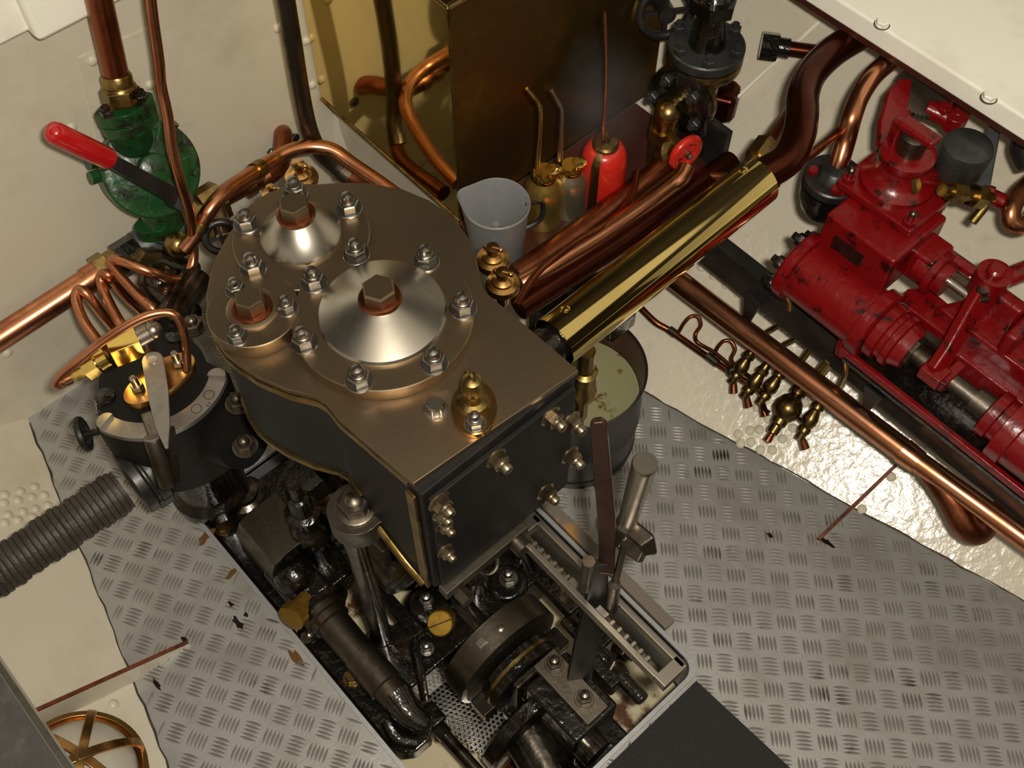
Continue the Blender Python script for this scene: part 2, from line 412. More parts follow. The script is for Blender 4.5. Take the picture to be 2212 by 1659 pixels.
def strip(name, side, pix, wd, th, m, kind=True):
    pts = [on_hull(u, v, side) for u, v in pix]; mb = MB(); vs = []; fs = []
    for i, (p, a, d) in enumerate(pts):
        T = (pts[min(i + 1, len(pts) - 1)][0] - pts[max(i - 1, 0)][0]).normalized(); nn = hull_n(side, a, max(d, .01)); w = nn.cross(T).normalized() * wd / 2
        vs += [p - w, p + w, p + w + nn * th, p - w + nn * th]
    n = len(pts)
    for i in range(n - 1):
        for k in range(4): fs.append((4 * i + k, 4 * i + (k + 1) % 4, 4 * i + 4 + (k + 1) % 4, 4 * i + 4 + k))
    fs += [(0, 1, 2, 3), tuple(4 * (n - 1) + k for k in (3, 2, 1, 0))]
    return struct(name, mb.add(vs, fs), m)
def lerp_pix(a, b, n): return [(a[0] + (b[0] - a[0]) * i / n, a[1] + (b[1] - a[1]) * i / n) for i in range(n + 1)]
strip('trim_2', 1, lerp_pix((1418, 398), (1795, 42), 12), .030, .004, 'cream')
strip('trim_3', 1, lerp_pix((1404, 392), (1778, 38), 12), .004, .016, 'white_paint')
strip('trim_4', 1, lerp_pix((1668, 1003), (1735, 928), 5), .005, .003, 'cream_glossy')
strip('trim_5', 1, lerp_pix((1885, 1100), (2015, 955), 8), .005, .004, 'cream_glossy')
strip('trim_6', 1, lerp_pix((1590, 945), (1690, 845), 8), .003, .002, 'cream_glossy')
# bottom of the boat under the engine
mb = MB(); mb.box(1.25, .9, .01, fz(G(-.35, .32, -.215)))
bpl = struct('wall_bottom', mb, 'cream_bilge')
# seats
b = thing('side_bench', 'cream bench panel with hex bolt heads above the red pump', 'bench', G(-.2, 1.30, .50))
mb = MB(); mb.box(1.9, .5, .03, fz(G(-.2, 1.304, .565)))
obj('seat_panel', mb, 'white_paint', b, .004)
mb = MB(); mb.box(1.9, .012, .012, fz(G(-.2, 1.066, .544)))
obj('edge_lip', mb, 'wood_red', b)
hb = proto('hex_bolt', MB().hexa(.0085, .006, z0=.001, a0=.2).cyl(.0085, .0015, n=20), 'white_paint'); hbs = proto('bolt_seal', MB().torus(.0092, .0007, n=24, m=6), 'grime')
for u, v in ((1905, 53), (2136, 212), (2268, 310)): put('hex_bolt', hb, b, fz(P(u, v, .58))); put('bolt_seal', hbs, b, fz(P(u, v, .5803)))
b = thing('end_bench', 'cream box seat jutting from the far bulkhead, top left', 'bench', G(-1.13, 0, .60))
mb = MB(); mb.box(.03, 1.3, .3, fz(G(-1.135, -.28, .779))); obj('front_panel', mb, 'white_paint', b, .006)
pa = P(120, 52, .62); pb = P(214, 6, .62)
mb = MB(); M = fz(G(-1.118, (pa.dot(E2) + pb.dot(E2)) / 2 + .17, .772)); mb.box(.03, .46, .3, M); obj('raised_panel', mb, 'white_paint', b, .008)

mb = MB(); mb.box(2.2, .02, .75, fz(G(-.1, 1.52, .95))); struct('wall_added_right', mb, 'white_paint')  # unseen pale wall added above the bench for the metal to reflect
mb = MB(); mb.box(2.2, .02, .75, fz(G(-.1, -.72, .80))); struct('wall_added_left', mb, 'white_paint')  # its unseen counterpart on the left, likewise added to reflect light

def blot(u, v, rx, ry, m, name, z=.0018):
    c = P(u, v, 0); rs = [random.uniform(.45, 1.2) for _ in range(11)]
    poly = lens_poly([(c.x + rx * r * math.cos(2 * math.pi * i / 11), c.y + ry * r * math.sin(2 * math.pi * i / 11)) for i, r in enumerate(rs)], 3)
    obj(name, MB().prism(poly, .0004, z), m, floor)
for u, v, rx, ry in ((514, 1347, .018, .006), (500, 1306, .006, .003), (532, 1328, .004, .004), (400, 1385, .01, .004), (1663, 1158, .006, .003), (340, 1480, .012, .003), (1786, 1172, .012, .004)): blot(u, v, rx, ry, 'oil_spot', 'oil_spot')
for u, v, rx, ry in ((470, 1035, .010, .022), (445, 1160, .008, .016), (500, 1240, .006, .014), (640, 1420, .016, .006)): blot(u, v, rx, ry, 'rust_stain', 'rust_stain', .0009)
pw = P(1215, 1690, -.207)
obj('bilge_water', MB().prism([tuple(p.xy) for p in (P(1105, 1600, -.207), P(1240, 1590, -.207), P(1310, 1640, -.207), P(1350, 1720, -.207), P(1060, 1720, -.207))], -.2095, -.207), 'rust_water', bpl)
# ---------------- the steam engine ----------------
ZT = .600
eng = thing('steam_engine', 'compound steam engine with round bronze-brown cylinder covers standing over the floor pit', 'steam engine', G(-.55, .32, -.03))
def ppoly(pix, z): return [tuple(P(u, v, z).xy) for u, v in pix]
OUT = [(893, 1045), (1250, 800), (1094, 668), (1060, 641), (1042, 622), (1034, 600), (1034, 590), (1027, 552), (1008, 508), (977, 467), (926, 432), (869, 408), (800, 396), (736, 394), (680, 398), (620, 412), (565, 437), (520, 470),
       (492, 508), (470, 548), (454, 590), (446, 635), (448, 690), (463, 730), (485, 762), (512, 785), (559, 815), (622, 842), (683, 857), (702, 868), (716, 884), (730, 903)]
outl = ppoly(OUT, ZT)
def grow(poly, d):
    n = len(poly); a = sum(poly[i][0] * poly[(i + 1) % n][1] - poly[(i + 1) % n][0] * poly[i][1] for i in range(n)); sg = 1 if a > 0 else -1; out = []
    for i in range(n):
        p = Vector(poly[i - 1]); q = Vector(poly[i]); r = Vector(poly[(i + 1) % n])
        e = (q - p).normalized(); f = (r - q).normalized(); n1 = Vector((e.y, -e.x)) * sg; n2 = Vector((f.y, -f.x)) * sg
        m = (n1 + n2).normalized(); out.append(tuple(q + m * d / max(.5, m.dot(n1))))
    return out
obj('top_plate', MB().prism(outl, ZT - .007, ZT), 'brown_steel', eng, .0008)
stp_ = grow(outl, .0015); stp_[0] = tuple((Vector((*stp_[0], 0)) - E1 * .010).xy); stp_[1] = tuple((Vector((*stp_[1], 0)) - E1 * .010).xy)
obj('plate_edge_strip', MB().prism(stp_, ZT - .0175, ZT - .008), 'brass_dull', eng, .0006)
body = grow(outl, -.004)
cyl_part = [body[i] for i in range(len(body)) if i not in (0, 1)]
obj('cylinder_block', MB().prism(cyl_part, .445, ZT - .017), 'slate_lagging', eng)
obj('lower_band', MB().prism(grow(cyl_part, .003), .437, .445), 'brass_dull', eng)
chest = [G(-.388, .240, 0), G(-.388, .432, 0), G(-.52, .432, 0), G(-.505, .2345, 0)]
vc = obj('valve_chest', MB().prism([tuple(p.xy) for p in chest], .372, ZT - .0075), 'chest_black', eng, .002)
mb = MB(); mb.box(.006, .182, .204, fz(G(-.3855, .337, .477))); obj('chest_cover', mb, 'chest_black', eng, .0015)
mb = MB(); mb.box(.012, .004, .215, fz(G(-.400, .2365, .477))); obj('corner_strip', mb, 'brass_dull', eng, .0006)
mb = MB(); mb.tube([G(-.400, .2335, .373), G(-.43, .233, .380), G(-.47, .232, .405), G(-.505, .231, .437)], .0045, flat=.6); obj('lower_edge_strip', mb, 'brass_dull', eng)
# covers
def cover(o, r, th, name='cylinder_cover'):
    return obj(name, MB().lathe([(r - .0006, ZT), (r, ZT + .0008), (r, ZT + th - .001), (r - .001, ZT + th)], Matrix.Translation((o.x, o.y, 0)), 96), 'brown_steel', eng)
LP, HP, VC = G(-.5535, .3305, 0), G(-.686, .3305, 0), G(-.6402, .2397, 0)
lp = cover(LP, .088, .016); hp = cover(HP, .0695, .0145); vcv = cover(VC, .0445, .018, 'piston_valve_cover')
def cone(o, prof, par, m='steel'):
    c = obj('cone_cap', MB().lathe(prof, Matrix.Translation((o.x, o.y, ZT)), 96), m, par, ang=30); return c
cone(LP, [(.0615, .016), (.0622, .020), (.0605, .0225), (.028, .037), (.020, .040), (.019, .0405)], lp, 'steel')
cone(HP, [(.0405, .0145), (.0412, .0185), (.040, .021), (.0185, .044), (.0165, .045)], hp, 'steel')
def plug(o, z, r, h, par, wr):
    obj('plug_washer', MB().torus(wr * .82, wr * .24, Matrix.Translation((o.x, o.y, z + .002)) @ Matrix.Diagonal((1, 1, .8, 1)), 40, 8), 'copper_dull', par)
    obj('plug_bolt', MB().cyl(r * .8, .005, Matrix.Translation((o.x, o.y, z))).lathe([(r * 1.0, .003), (r * 1.02, .004), (r * 1.02, h - .002), (r * .9, h)], Matrix.Translation((o.x, o.y, z)) @ Matrix.Rotation(.5, 4, 'Z'), 6), 'brown_steel', par)
plug(LP, ZT + .0395, .0165, .019, lp, .0200); plug(HP, ZT + .0445, .0150, .020, hp, .0185); plug(VC, ZT + .018, .0145, .021, vcv, .0195)
mb = MB().lathe([(.0255, ZT + .018), (.0255, ZT + .0195), (.022, ZT + .021)], Matrix.Translation((VC.x, VC.y, 0)), 40); obj('bolt_seat', mb, 'brown_steel', vcv)
def nutmesh(r, m, nm='stud_nut', stud=True):
    mb = MB(); mb.lathe([(r * 1.24, 0), (r * 1.24, r * .10), (r * 1.18, r * .16)], n=24)
    mb.hexa(r, r * .95, z0=r * .16)
    if stud: mb.lathe([(r * .70, r * 1.1), (r * .66, r * 1.3), (r * .60, r * 1.34), (r * .60, r * 1.75), (r * .48, r * 2.0), (r * .2, r * 2.12), (.00001, r * 2.14)], n=20)
    return proto(nm, mb, m)
NUT = nutmesh(.0110, 'nut_steel'); NUTS = nutmesh(.0085, 'nut_steel'); NUTD = nutmesh(.0110, 'steel_dark'); NUTB = nutmesh(.0075, 'nut_brown')
def ztop(o, u, v, par, me, z, k=0):
    p = P(u, v, z); put('stud_nut', me, par, Matrix.Translation(p) @ Matrix.Rotation(random.uniform(0, 1.04), 4, 'Z'))
for u, v in ((770, 552), (678, 612), (921, 566), (1000, 668), (938, 786), (776, 824), (657, 742)): ztop(LP, u, v, lp, NUT, ZT + .016)
for u, v in ((638, 418), (754, 452), (533, 485), (547, 583)): ztop(HP, u, v, hp, NUT, ZT + .0145)
for u, v in ((510, 628), (620, 667), (513, 730)): ztop(VC, u, v, vcv, NUTS, ZT + .018)
# lubricator on the valve chest top
oc = P(1025, 888, ZT); d = (P(1025, 830, ZT) - P(1025, 948, ZT)); Lh = d.length / 2; wd = S(50, oc)
ov = [(Lh * math.cos(t) * 1.0, wd * math.sin(t)) for t in [2 * math.pi * i / 40 for i in range(40)]]
M = frame(oc, UP, d)
lf = obj('lubricator_flange', MB().prism(ov, .0005, .007, M), 'bronze', eng, .001)
kp = P(1022, 868, ZT + .007)
obj('lubricator_dome', MB().lathe([(.016, 0), (.0145, .003), (.0085, .005), (.0075, .016), (.0085, .019), (.0105, .021), (.0105, .030), (.0085, .038), (.003, .041), (.0001, .041)], Matrix.Translation(kp), 28), 'brass_dull', lf)
obj('lubricator_ring', MB().torus(.006, .0015, frame(kp + UP * .045, V3(1, .5, .3)), 20, 8), 'brass_dull', lf)
put('stud_nut', NUTS, lf, Matrix.Translation(P(1026, 915, ZT + .007)))
obj('plug_bolt', MB().lathe([(.012, 0), (.012, .0015), (.0085, .002), (.0085, .009), (.007, .011)], Matrix.Translation(P(941, 885, ZT)), 20).hexa(.0088, .0085, Matrix.Translation(P(941, 885, ZT)), .002), 'steel', eng)
# bolts on the chest face
BN = nutmesh(.0098, 'nut_brown')
for u, v in ((1188, 898), (1232, 908), (1070, 988), (1230, 982), (1177, 1060), (947, 1082), (950, 1108), (957, 1132), (960, 1188)):
    r, z = Q1v = None, None
    p = Q1(u, v, -.3825); put('stud_nut', BN if v not in (1108, 1132, 1188) else NUTB, eng, frame(p, E1) @ Matrix.Rotation(random.uniform(0, 1), 4, 'Z'))
# oil cups with tommy bar lids
def oilcup(p, s=1., lab=None):
    c = obj('oil_cup', MB().lathe([(.007, -.03), (.007, -.012), (.012, -.010), (.0145, -.004), (.0185, -.002), (.0195, .003), (.018, .007), (.0125, .009), (.012, .012), (.0095, .0135), (.006, .015), (.0055, .021), (.008, .0225), (.0075, .026), (.0001, .027)], Matrix.Translation(p) @ Matrix.Scale(s, 4), 28), 'bronze', eng)
    a = p + UP * .024 * s; dr = V3(.6, -.45, .35).normalized()
    obj('lid_bar', MB().rod(a - dr * .010 * s, a + dr * .012 * s, .0028 * s, 12).ball(.0036 * s, Matrix.Translation(a + dr * .012 * s), 12).ball(.0036 * s, Matrix.Translation(a - dr * .010 * s), 12), 'bronze', c)
    return c
oilcup(P(1065, 566, .562), .95); oilcup(P(1086, 618, .560), .95)
oilcup(P(590, 425, .575), .62); oilcup(P(652, 388, .590), .95)
mb = MB(); mb.rod(P(1065, 570, .50), P(1065, 566, .54), .010); mb.rod(P(1086, 630, .50), P(1086, 618, .54), .010); mb.box(.07, .05, .02, fz(G(-.55, .445, .50))); obj('cup_bracket', mb, 'black_paint', eng)
# L-shaped guide bar under the chest and the notched reversing rack
RZ = .352
bar = [G(-.388 + .0, .240, 0), G(-.388, .352, 0), G(-.372, .352, 0), G(-.372, .240, 0)]
mb = MB(); mb.box(.014, .118, .016, fz(G(-.3945 + .013, .303, .3645))); obj('guide_bar', mb, 'steel_dark', eng, .001)
rack = obj('reversing_rack', MB().box(.232, .007, .016, fz(G(-.272, .3815, RZ - .008))).box(.215, .007, .016, fz(G(-.276, .3535, RZ - .008))).box(.016, .034, .016, fz(G(-.162, .3675, RZ - .008))).box(.016, .034, .016, fz(G(-.385, .3675, RZ - .008))), 'steel', eng, .0012)
te = MB()
for i in range(6):
    te.box(.0035, .007, .013, fz(G(-.362 + i * .0105, .3595, RZ - .0085))); te.box(.0035, .007, .013, fz(G(-.240 + i * .0105, .3595, RZ - .0085)))
te.box(.014, .008, .013, fz(G(-.256, .360, RZ - .0085))); te.box(.012, .008, .013, fz(G(-.300, .360, RZ - .0085)))
obj('rack_teeth', te, 'steel', rack)
obj('guide_bolt', MB().rod(G(-.376, .345, .355), G(-.362, .345, .355), .011, 24), 'steel_dark', eng); obj('guide_bolt', MB().rod(G(-.376, .262, .350), G(-.360, .262, .350), .009, 6), 'steel_dark', eng)
# reversing lever
def flatbar(pts, w, t, side):
    mb = MB(); vs = []; fs = []; pts = [Vector(p) for p in pts]; n = len(pts)
    for i, p in enumerate(pts):
        T = (pts[min(i + 1, n - 1)] - pts[max(i - 1, 0)]).normalized(); s_ = Vector(side); s_ = (s_ - T * s_.dot(T)).normalized(); w_ = T.cross(s_).normalized()
        ww = w[i] if isinstance(w, (list, tuple)) else w
        vs += [p - w_ * ww / 2 - s_ * t / 2, p + w_ * ww / 2 - s_ * t / 2, p + w_ * ww / 2 + s_ * t / 2, p - w_ * ww / 2 + s_ * t / 2]
    for i in range(n - 1):
        for k in range(4): fs.append((4 * i + k, 4 * i + (k + 1) % 4, 4 * i + 4 + (k + 1) % 4, 4 * i + 4 + k))
    fs += [(3, 2, 1, 0), tuple(4 * (n - 1) + k for k in range(4))]
    return mb.add(vs, fs)
TOW = V3(-.15, -.55, .8)
lv = obj('reversing_lever', flatbar([Q2(1248, 1482, .3675), Q2(1268, 1380, .3675), Q2(1290, 1285, .3675), Q2(1296, 1215, .3685)], [.033, .029, .023, .016], .008, V3(.1, -.75, .5)), 'chest_black', eng, .001)
up = [Q2(1310, 1235, .372), Q2(1312, 1180, .380), Q2(1309, 1110, .386), Q2(1303, 1030, .386), Q2(1296, 950, .386), Q2(1293, 915, .386), Q2(1291, 906, .386)]
obj('lever_arm', flatbar(up, [.016, .017, .017, .0165, .0155, .0145, .008], .008, TOW), 'lever_steel', lv, .002)
sw = [Q2(1306, 1118, .388), Q2(1318, 1142, .392), Q2(1345, 1170, .397), Q2(1392, 1200, .400)]
obj('latch_bracket', flatbar(sw, [.008, .012, .016, .018], .012, TOW), 'steel_dark', lv, .002)
obj('latch_cheek', flatbar([Q2(1365, 1140, .402), Q2(1398, 1168, .402), Q2(1404, 1192, .402)], [.016, .017, .014], .010, TOW), 'steel_dark', lv, .002)
g0, g1 = Q2(1354, 1130, .400), Q2(1394, 1000, .400)
obj('grip_handle', MB().lathe([(.0105, 0), (.0112, .002), (.0100, .004), (.0098, .012), (.0118, (g1 - g0).length - .006), (.0122, (g1 - g0).length - .002), (.0112, (g1 - g0).length)], frame(g0, g1 - g0), 28), 'steel', lv)
mb = MB(); mb.rod(Q2(1322, 1315, .372), Q2(1328, 1262, .374), .0065, 18); mb.rod(Q2(1262, 1270, .352), Q2(1272, 1212, .352), .0065, 18)
mb.rod(Q2(1318, 1300, .370), Q2(1350, 1175, .390), .004, 12); mb.rod(Q2(1296, 1250, .370), Q2(1322, 1185, .390), .004, 12); obj('latch_pins', mb, 'steel_dark', lv)
# ---------------- lower works ----------------
ZB = -.025
bp = [(-.838, .138), (-.838, .215), (-.76, .222), (-.72, .205), (-.40, .205), (-.378, .198), (-.366, .182), (-.366, .158), (-.376, .143), (-.395, .137)]
bedp = obj('bedplate', MB().prism([tuple(G(a, b, 0).xy) for a, b in bp], -.06, ZB), 'black_oily', eng, .003)
rbp = [(-.838, .42), (-.838, .47), (-.45, .47), (-.45, .42)]
obj('bedplate_side_rail', MB().prism([tuple(G(a, b, 0).xy) for a, b in rbp], -.06, ZB), 'black_oily', eng, .003)
mb = MB(); mb.box(.085, .25, .09, fz(G(-.470, .325, -.04))); mb.box(.07, .25, .05, fz(G(-.80, .325, -.04))); mb.box(.05, .25, .05, fz(G(-.65, .325, -.05)))
mb.lathe([(.035, -.08), (.036, .0), (.028, .012), (.02, .014)], Matrix.Translation(G(-.50, .295, 0)), 28)
mb.lathe([(.03, -.08), (.03, .006), (.024, .012), (.02, .012)], Matrix.Translation(G(-.452, .398, 0)), 28)
obj('bearing_web', mb, 'black_oily', eng, .004)
HB = proto('bed_bolt', MB().lathe([(.012, 0), (.012, .002)], n=20).hexa(.0085, .009, z0=.002), 'brass_dull')
for u, v in ((482, 1143), (624, 1318), (760, 1466)): put('bed_bolt', HB, eng, Matrix.Translation(P(u, v, ZB)))
for u, v, z in ((922, 1300, .012), (1098, 1250, .012)): put('stud_nut', NUT, eng, Matrix.Translation(P(u, v, z)))
put('stud_nut', NUTS, eng, Matrix.Translation(P(922, 1402, .012)))
# column with its lug
lugc = Q2(768, 1092, .226); lugc = P(768, 1098, .416)
lo = [(.031 * math.cos(t), .031 * math.sin(t)) for t in [math.radians(60 + 12 * i) for i in range(21)]]
M = frame(lugc, UP, (P(860, 1060, .416) - lugc))
obj('column_lug', MB().prism(lo + [(.062, -.026), (.062, .020)], -.034, 0, M), 'steel_dark', eng, .002)
put('stud_nut', proto('stud_nut', MB().lathe([(.022, 0), (.022, .003), (.020, .004)], n=28).hexa(.0175, .013, z0=.004).lathe([(.010, .017), (.010, .022), (.007, .025), (.0001, .026)], n=20), 'steel_dark'), eng, Matrix.Translation(lugc))
foot = G(-.508, .218, 0)
obj('column', MB().lathe([(.020, ZB), (.020, .0), (.0135, .006), (.0125, .30), (.0145, .36), (.0145, .385)], Matrix.Translation(foot), 32), 'steel_oily', eng)
obj('column_collar', MB().lathe([(.022, -.024), (.0235, -.018), (.0235, -.004), (.021, .0)], Matrix.Translation(foot), 32), 'steel_dark', eng)
f2 = G(-.8, .205, 0)
obj('rear_column', MB().lathe([(.032, ZB), (.032, -.01), (.023, -.005), (.023, .004), (.012, .006), (.012, .13)], Matrix.Translation(P(523, 1062, 0)), 28), 'steel_oily', eng)
for q in (G(-.80, .44, 0), G(-.47, .44, 0)): obj('rear_column', MB().lathe([(.02, ZB), (.02, 0), (.0125, .006), (.0125, .44)], Matrix.Translation(q), 24), 'steel_oily', eng)
# piston rods, crossheads and connecting rods below the cylinders
for a in (-.555, -.685):
    obj('piston_rod', MB().lathe([(.013, .25), (.013, .44)], Matrix.Translation(G(a, .331, 0)), 20), 'steel', eng)
    obj('crosshead', MB().box(.05, .07, .05, fz(G(a, .331, .235))), 'steel_oily', eng, .004)
    obj('connecting_rod', MB().rod(G(a, .331, .22), G(a, .30, -.02), .012), 'steel_oily', eng)
    obj('stuffing_gland', MB().lathe([(.03, .40), (.03, .425), (.04, .43), (.04, .446)], Matrix.Translation(G(a, .331, 0)), 28), 'black_paint', eng)
obj('guide_cylinder', MB().rod(G(-.60, .285, .12), G(-.515, .285, .12), .042, 40), 'steel_oily', eng)
obj('guide_end', MB().box(.05, .012, .05, fz(G(-.55, .262, .18))), 'steel_dark', eng, .002)
obj('slide_guide', MB().box(.03, .10, .24, fz(G(-.62, .40, .16))), 'black_paint', eng, .003)
# crankshaft, sheave, eccentric strap and thrust bearing
sh = obj('crankshaft', MB().rod(G(-.80, .331, -.015), G(-.20, .331, -.015), .024, 32), 'steel_oily', eng)
dr = obj('eccentric_sheave', MB().lathe([(.078, 0), (.085, .003), (.085, .040), (.079, .043)], frame(G(-.414, .331, -.010), E1), 96), 'steel_dark', eng, ang=25)
obj('sheave_key', MB().box(.011, .014, .006, frame(G(-.394, .331 - .030, .0695), E1.cross(E2) * .9 - E2 * .35)), 'steel', dr, .001)
obj('sheave_screw', MB().ball(.006, Matrix.Translation(G(-.390, .331, .0735)), 14, (1, 1, .5)), 'steel', dr)
es = obj('eccentric_strap', MB().lathe([(.056, 0), (.060, .003), (.060, .030), (.056, .033)], frame(G(-.366, .331, -.012), E1), 64), 'black_oily', eng)
for a in (-.15, 3.3): obj('strap_lug', MB().box(.03, .03, .03, frame(G(-.35, .331, -.012) + (E2 * math.cos(a) + UP * math.sin(a)) * .064, E1)), 'steel_oily', es, .003)
mb = MB(); mb.lathe([(.0601, .012), (.0625, .013), (.0625, .018), (.0601, .019)], frame(G(-.366, .331, -.012), E1), 64); obj('strap_liner', mb, 'brass_dull', es)
obj('crank_web', MB().box(.022, .06, .11, fz(G(-.334, .331, -.02))), 'steel_oily', eng, .004)
th = obj('bearing_pedestal', MB().box(.098, .075, .13, fz(G(-.268, .345, -.015))).box(.15, .11, .03, fz(G(-.27, .345, -.10))), 'black_oily', eng, .005)
obj('bearing_keep', MB().box(.104, .038, .010, fz(G(-.276, .3505, .056)) @ Matrix.Rotation(.0, 4, 'X')), 'steel_dark', th, .002)
for u, v in ((1197, 1436), (1262, 1510)): put('stud_nut', nutmesh(.0105, 'steel_dark'), th, Matrix.Translation(P(u, v, .061)))
obj('coupling_wheel', MB().lathe([(.085, 0), (.092, .004), (.092, .022), (.085, .026)], frame(G(-.312, .315, -.075), E1), 64), 'black_oily', eng)
obj('propeller_shaft', MB().rod(G(-.30, .290, -.05), G(-.20, .270, -.06), .034, 32), 'steel_oily', eng)
mb = MB()
for q in ((1410, 1395, .03), (1345, 1440, .03), (1325, 1460, -.02)):
    pass
nutbig = proto('link_nut', MB().hexa(.013, .014).cyl(.008, .022), 'steel_dark')
for u, v, z in ((1345, 1400, .06), (1320, 1432, .05)): put('link_nut', nutbig, eng, frame(P(u, v, z), E1 + UP * .6))
lk = MB(); lk.box(.05, .035, .035, fz(G(-.262, .405, .04))); lk.rod(G(-.35, .41, .05), G(-.20, .41, .05), .010); lk.box(.03, .03, .06, fz(G(-.30, .425, .02))); obj('valve_link', lk, 'black_oily', eng, .004)
lk = MB(); lk.box(.075, .022, .028, fz(G(-.375, .418, .08))); lk.rod(G(-.345, .418, .08), G(-.318, .418, .08), .011); lk.rod(G(-.415, .418, .08), G(-.48, .40, .30), .012); obj('valve_rod_head', lk, 'black_oily', eng, .004)
# hand oil cup and little fittings by the web
obj('web_oil_cup', MB().lathe([(.020, -.03), (.020, .03), (.016, .035), (.0165, .040), (.0001, .041)], Matrix.Translation(P(1025, 1255, .03)), 24), 'steel_oily', eng)
obj('drip_pin', MB().rod(P(1030, 1255, .065), P(1030, 1222, .10), .0035, 10).torus(.014, .003, frame(P(1055, 1220, .09), V3(.5, -.6, .6)), 20, 8), 'steel', eng)
obj('screw_slot', MB().box(.034, .0016, .0012, frame(P(950, 1347, .0302), V3(-.08, -.45, .75), V3(.9, .3, .2))), 'black_oily', eng)
slot = obj('brass_screw', MB().lathe([(.018, -.03), (.0185, -.002), (.0165, .0)], frame(P(950, 1347, .03), V3(-.08, -.45, .75)), 32), 'bushing_gold', eng)
# feed pump on the left rail
PA = G(-.60, .178, .018)
fp = obj('pump_barrel', MB().lathe([(.030, -.03), (.032, -.028), (.032, -.018), (.028, -.016), (.028, -.006), (.024, -.004), (.023, .055), (.0245, .056), (.0245, .112), (.0215, .114), (.021, .135)], frame(G(-.560, .178, .018), E1), 40), 'steel_dark', eng)
obj('pump_flange', MB().lathe([(.042, 0), (.044, .002), (.044, .010), (.040, .012)], frame(G(-.600, .178, .012), E1), 40), 'black_oily', fp)
obj('pump_body', MB().box(.085, .062, .07, fz(G(-.645, .178, .0))).ball(.030, Matrix.Translation(G(-.650, .178, .035)), 24), 'black_oily', eng, .008)
obj('brass_bush', MB().lathe([(.0135, 0), (.0135, .024), (.0195, .025), (.0195, .040), (.0180, .041)], frame(G(-.607, .170, .042), -E2 * .9 + E1 * .35 + UP * .35), 32), 'bushing_gold', eng)
obj('drain_ball', MB().ball(.012, Matrix.Translation(P(668, 1373, .01)), 16), 'steel_oily', eng)
mb = MB(); cg = [(-.745, .172), (-.745, .205), (-.66, .205), (-.66, .172)]
mb.tube([G(-.74, .172, .0), G(-.74, .172, .035), G(-.74, .182, .05), G(-.74, .235, .06)], .002, 4, smooth=False)
shp = [(0, -.03), (.004, .03), (.012, .048), (.03, .055), (.075, .058), (.075, .052), (.032, .049), (.018, .043), (.012, .028), (.008, -.03)]
M = frame(G(-.745, .150, .03), E1, E2); mb = MB().prism(shp, 0, .085, M); obj('crank_guard', mb, 'steel_dark', eng, .001)
vz = P(665, 1135, .09)
obj('check_valve', MB().lathe([(.018, -.12), (.019, -.05), (.027, -.04), (.029, -.02), (.026, .0), (.018, .008), (.019, .03), (.024, .034), (.024, .045), (.016, .05), (.013, .07), (.016, .072), (.014, .085), (.009, .088), (.008, .12)], Matrix.Translation(vz), 24), 'black_oily', eng)
fk = MB(); fk.tube([G(-.43, .180, .018), G(-.40, .178, .016), G(-.375, .185, .01)], [.024, .018, .012]); fk.tube([G(-.40, .205, .010), G(-.43, .222, .015), G(-.475, .245, .012)], [.007, .008, .009], flat=.6)
fk.tube([G(-.418, .152, .0), G(-.39, .150, -.01), G(-.372, .165, -.015)], [.008, .012, .01]); obj('plunger_fork', fk, 'black_oily', eng)
obj('fork_bush', MB().rod(G(-.405, .178, .0), G(-.385, .178, .0), .016, 24), 'copper_dark', eng)
# loose scale in the pit below the column
obj('tie_bar', MB().box(.30, .018, .02, fz(G(-.62, .255, .02))), 'black_oily', eng, .003)
# speed rod and its block at the bottom of the pit
sr = MB(); sr.box(.034, .030, .030, fz(G(-.392, .205, -.05))); obj('rod_block', sr, 'black_oily', eng, .005)
sr = MB(); sr.rod(G(-.378, .204, -.05), G(-.360, .204, -.05), .012, 6); sr.rod(G(-.362, .204, -.05), G(-.195, .209, -.055), .0085, 20); obj('speed_rod', sr, 'steel_oily', eng)
# ---------------- perforated tray ----------------
def perforated(mb, a0, a1, b0, b1, z, pitch, r, cut):
    h = pitch * math.sqrt(3) / 2; vs = []; fs = []
    ja, jb = int((a1 - a0) / h), int((b1 - b0) / pitch)
    for j in range(ja):
        for i in range(jb):
            a = a0 + j * h; b = b0 + i * pitch + (pitch / 2 if j % 2 else 0)
            if not cut(a, b): continue
            o = len(vs)
            for k in range(6):
                t = math.radians(60 * k + 30); R = pitch / math.sqrt(3); vs.append(tuple(G(a + R * math.sin(t), b + R * math.cos(t), z)))
            for k in range(6):
                t = math.radians(60 * k + 30); vs.append(tuple(G(a + r * math.sin(t), b + r * math.cos(t), z)))
            for k in range(6):
                t = math.radians(60 * k + 30); vs.append(tuple(G(a + r * math.sin(t), b + r * math.cos(t), z - .0015)))
            for k in range(6):
                l = (k + 1) % 6; fs.append((o + k, o + l, o + 6 + l, o + 6 + k)); fs.append((o + 6 + k, o + 6 + l, o + 12 + l, o + 12 + k))
    return mb.add(vs, fs)
tr = thing('drip_tray', 'grey perforated metal tray lying in the pit under the engine', 'tray', G(-.38, .26, -.17))
obj('mesh_sheet', perforated(MB(), -.52, -.31, .222, .34, -.150, .0074, .0027, lambda a, b: b < .335 and b > .224 + max(0, a + .40) * .15 and b > .224 - (a + .43) * .3), 'steel_bright', tr)
mb = MB(); mb.box(.20, .10, .004, fz(G(-.41, .29, -.185))); obj('tray_floor', mb, 'black_oily', tr)
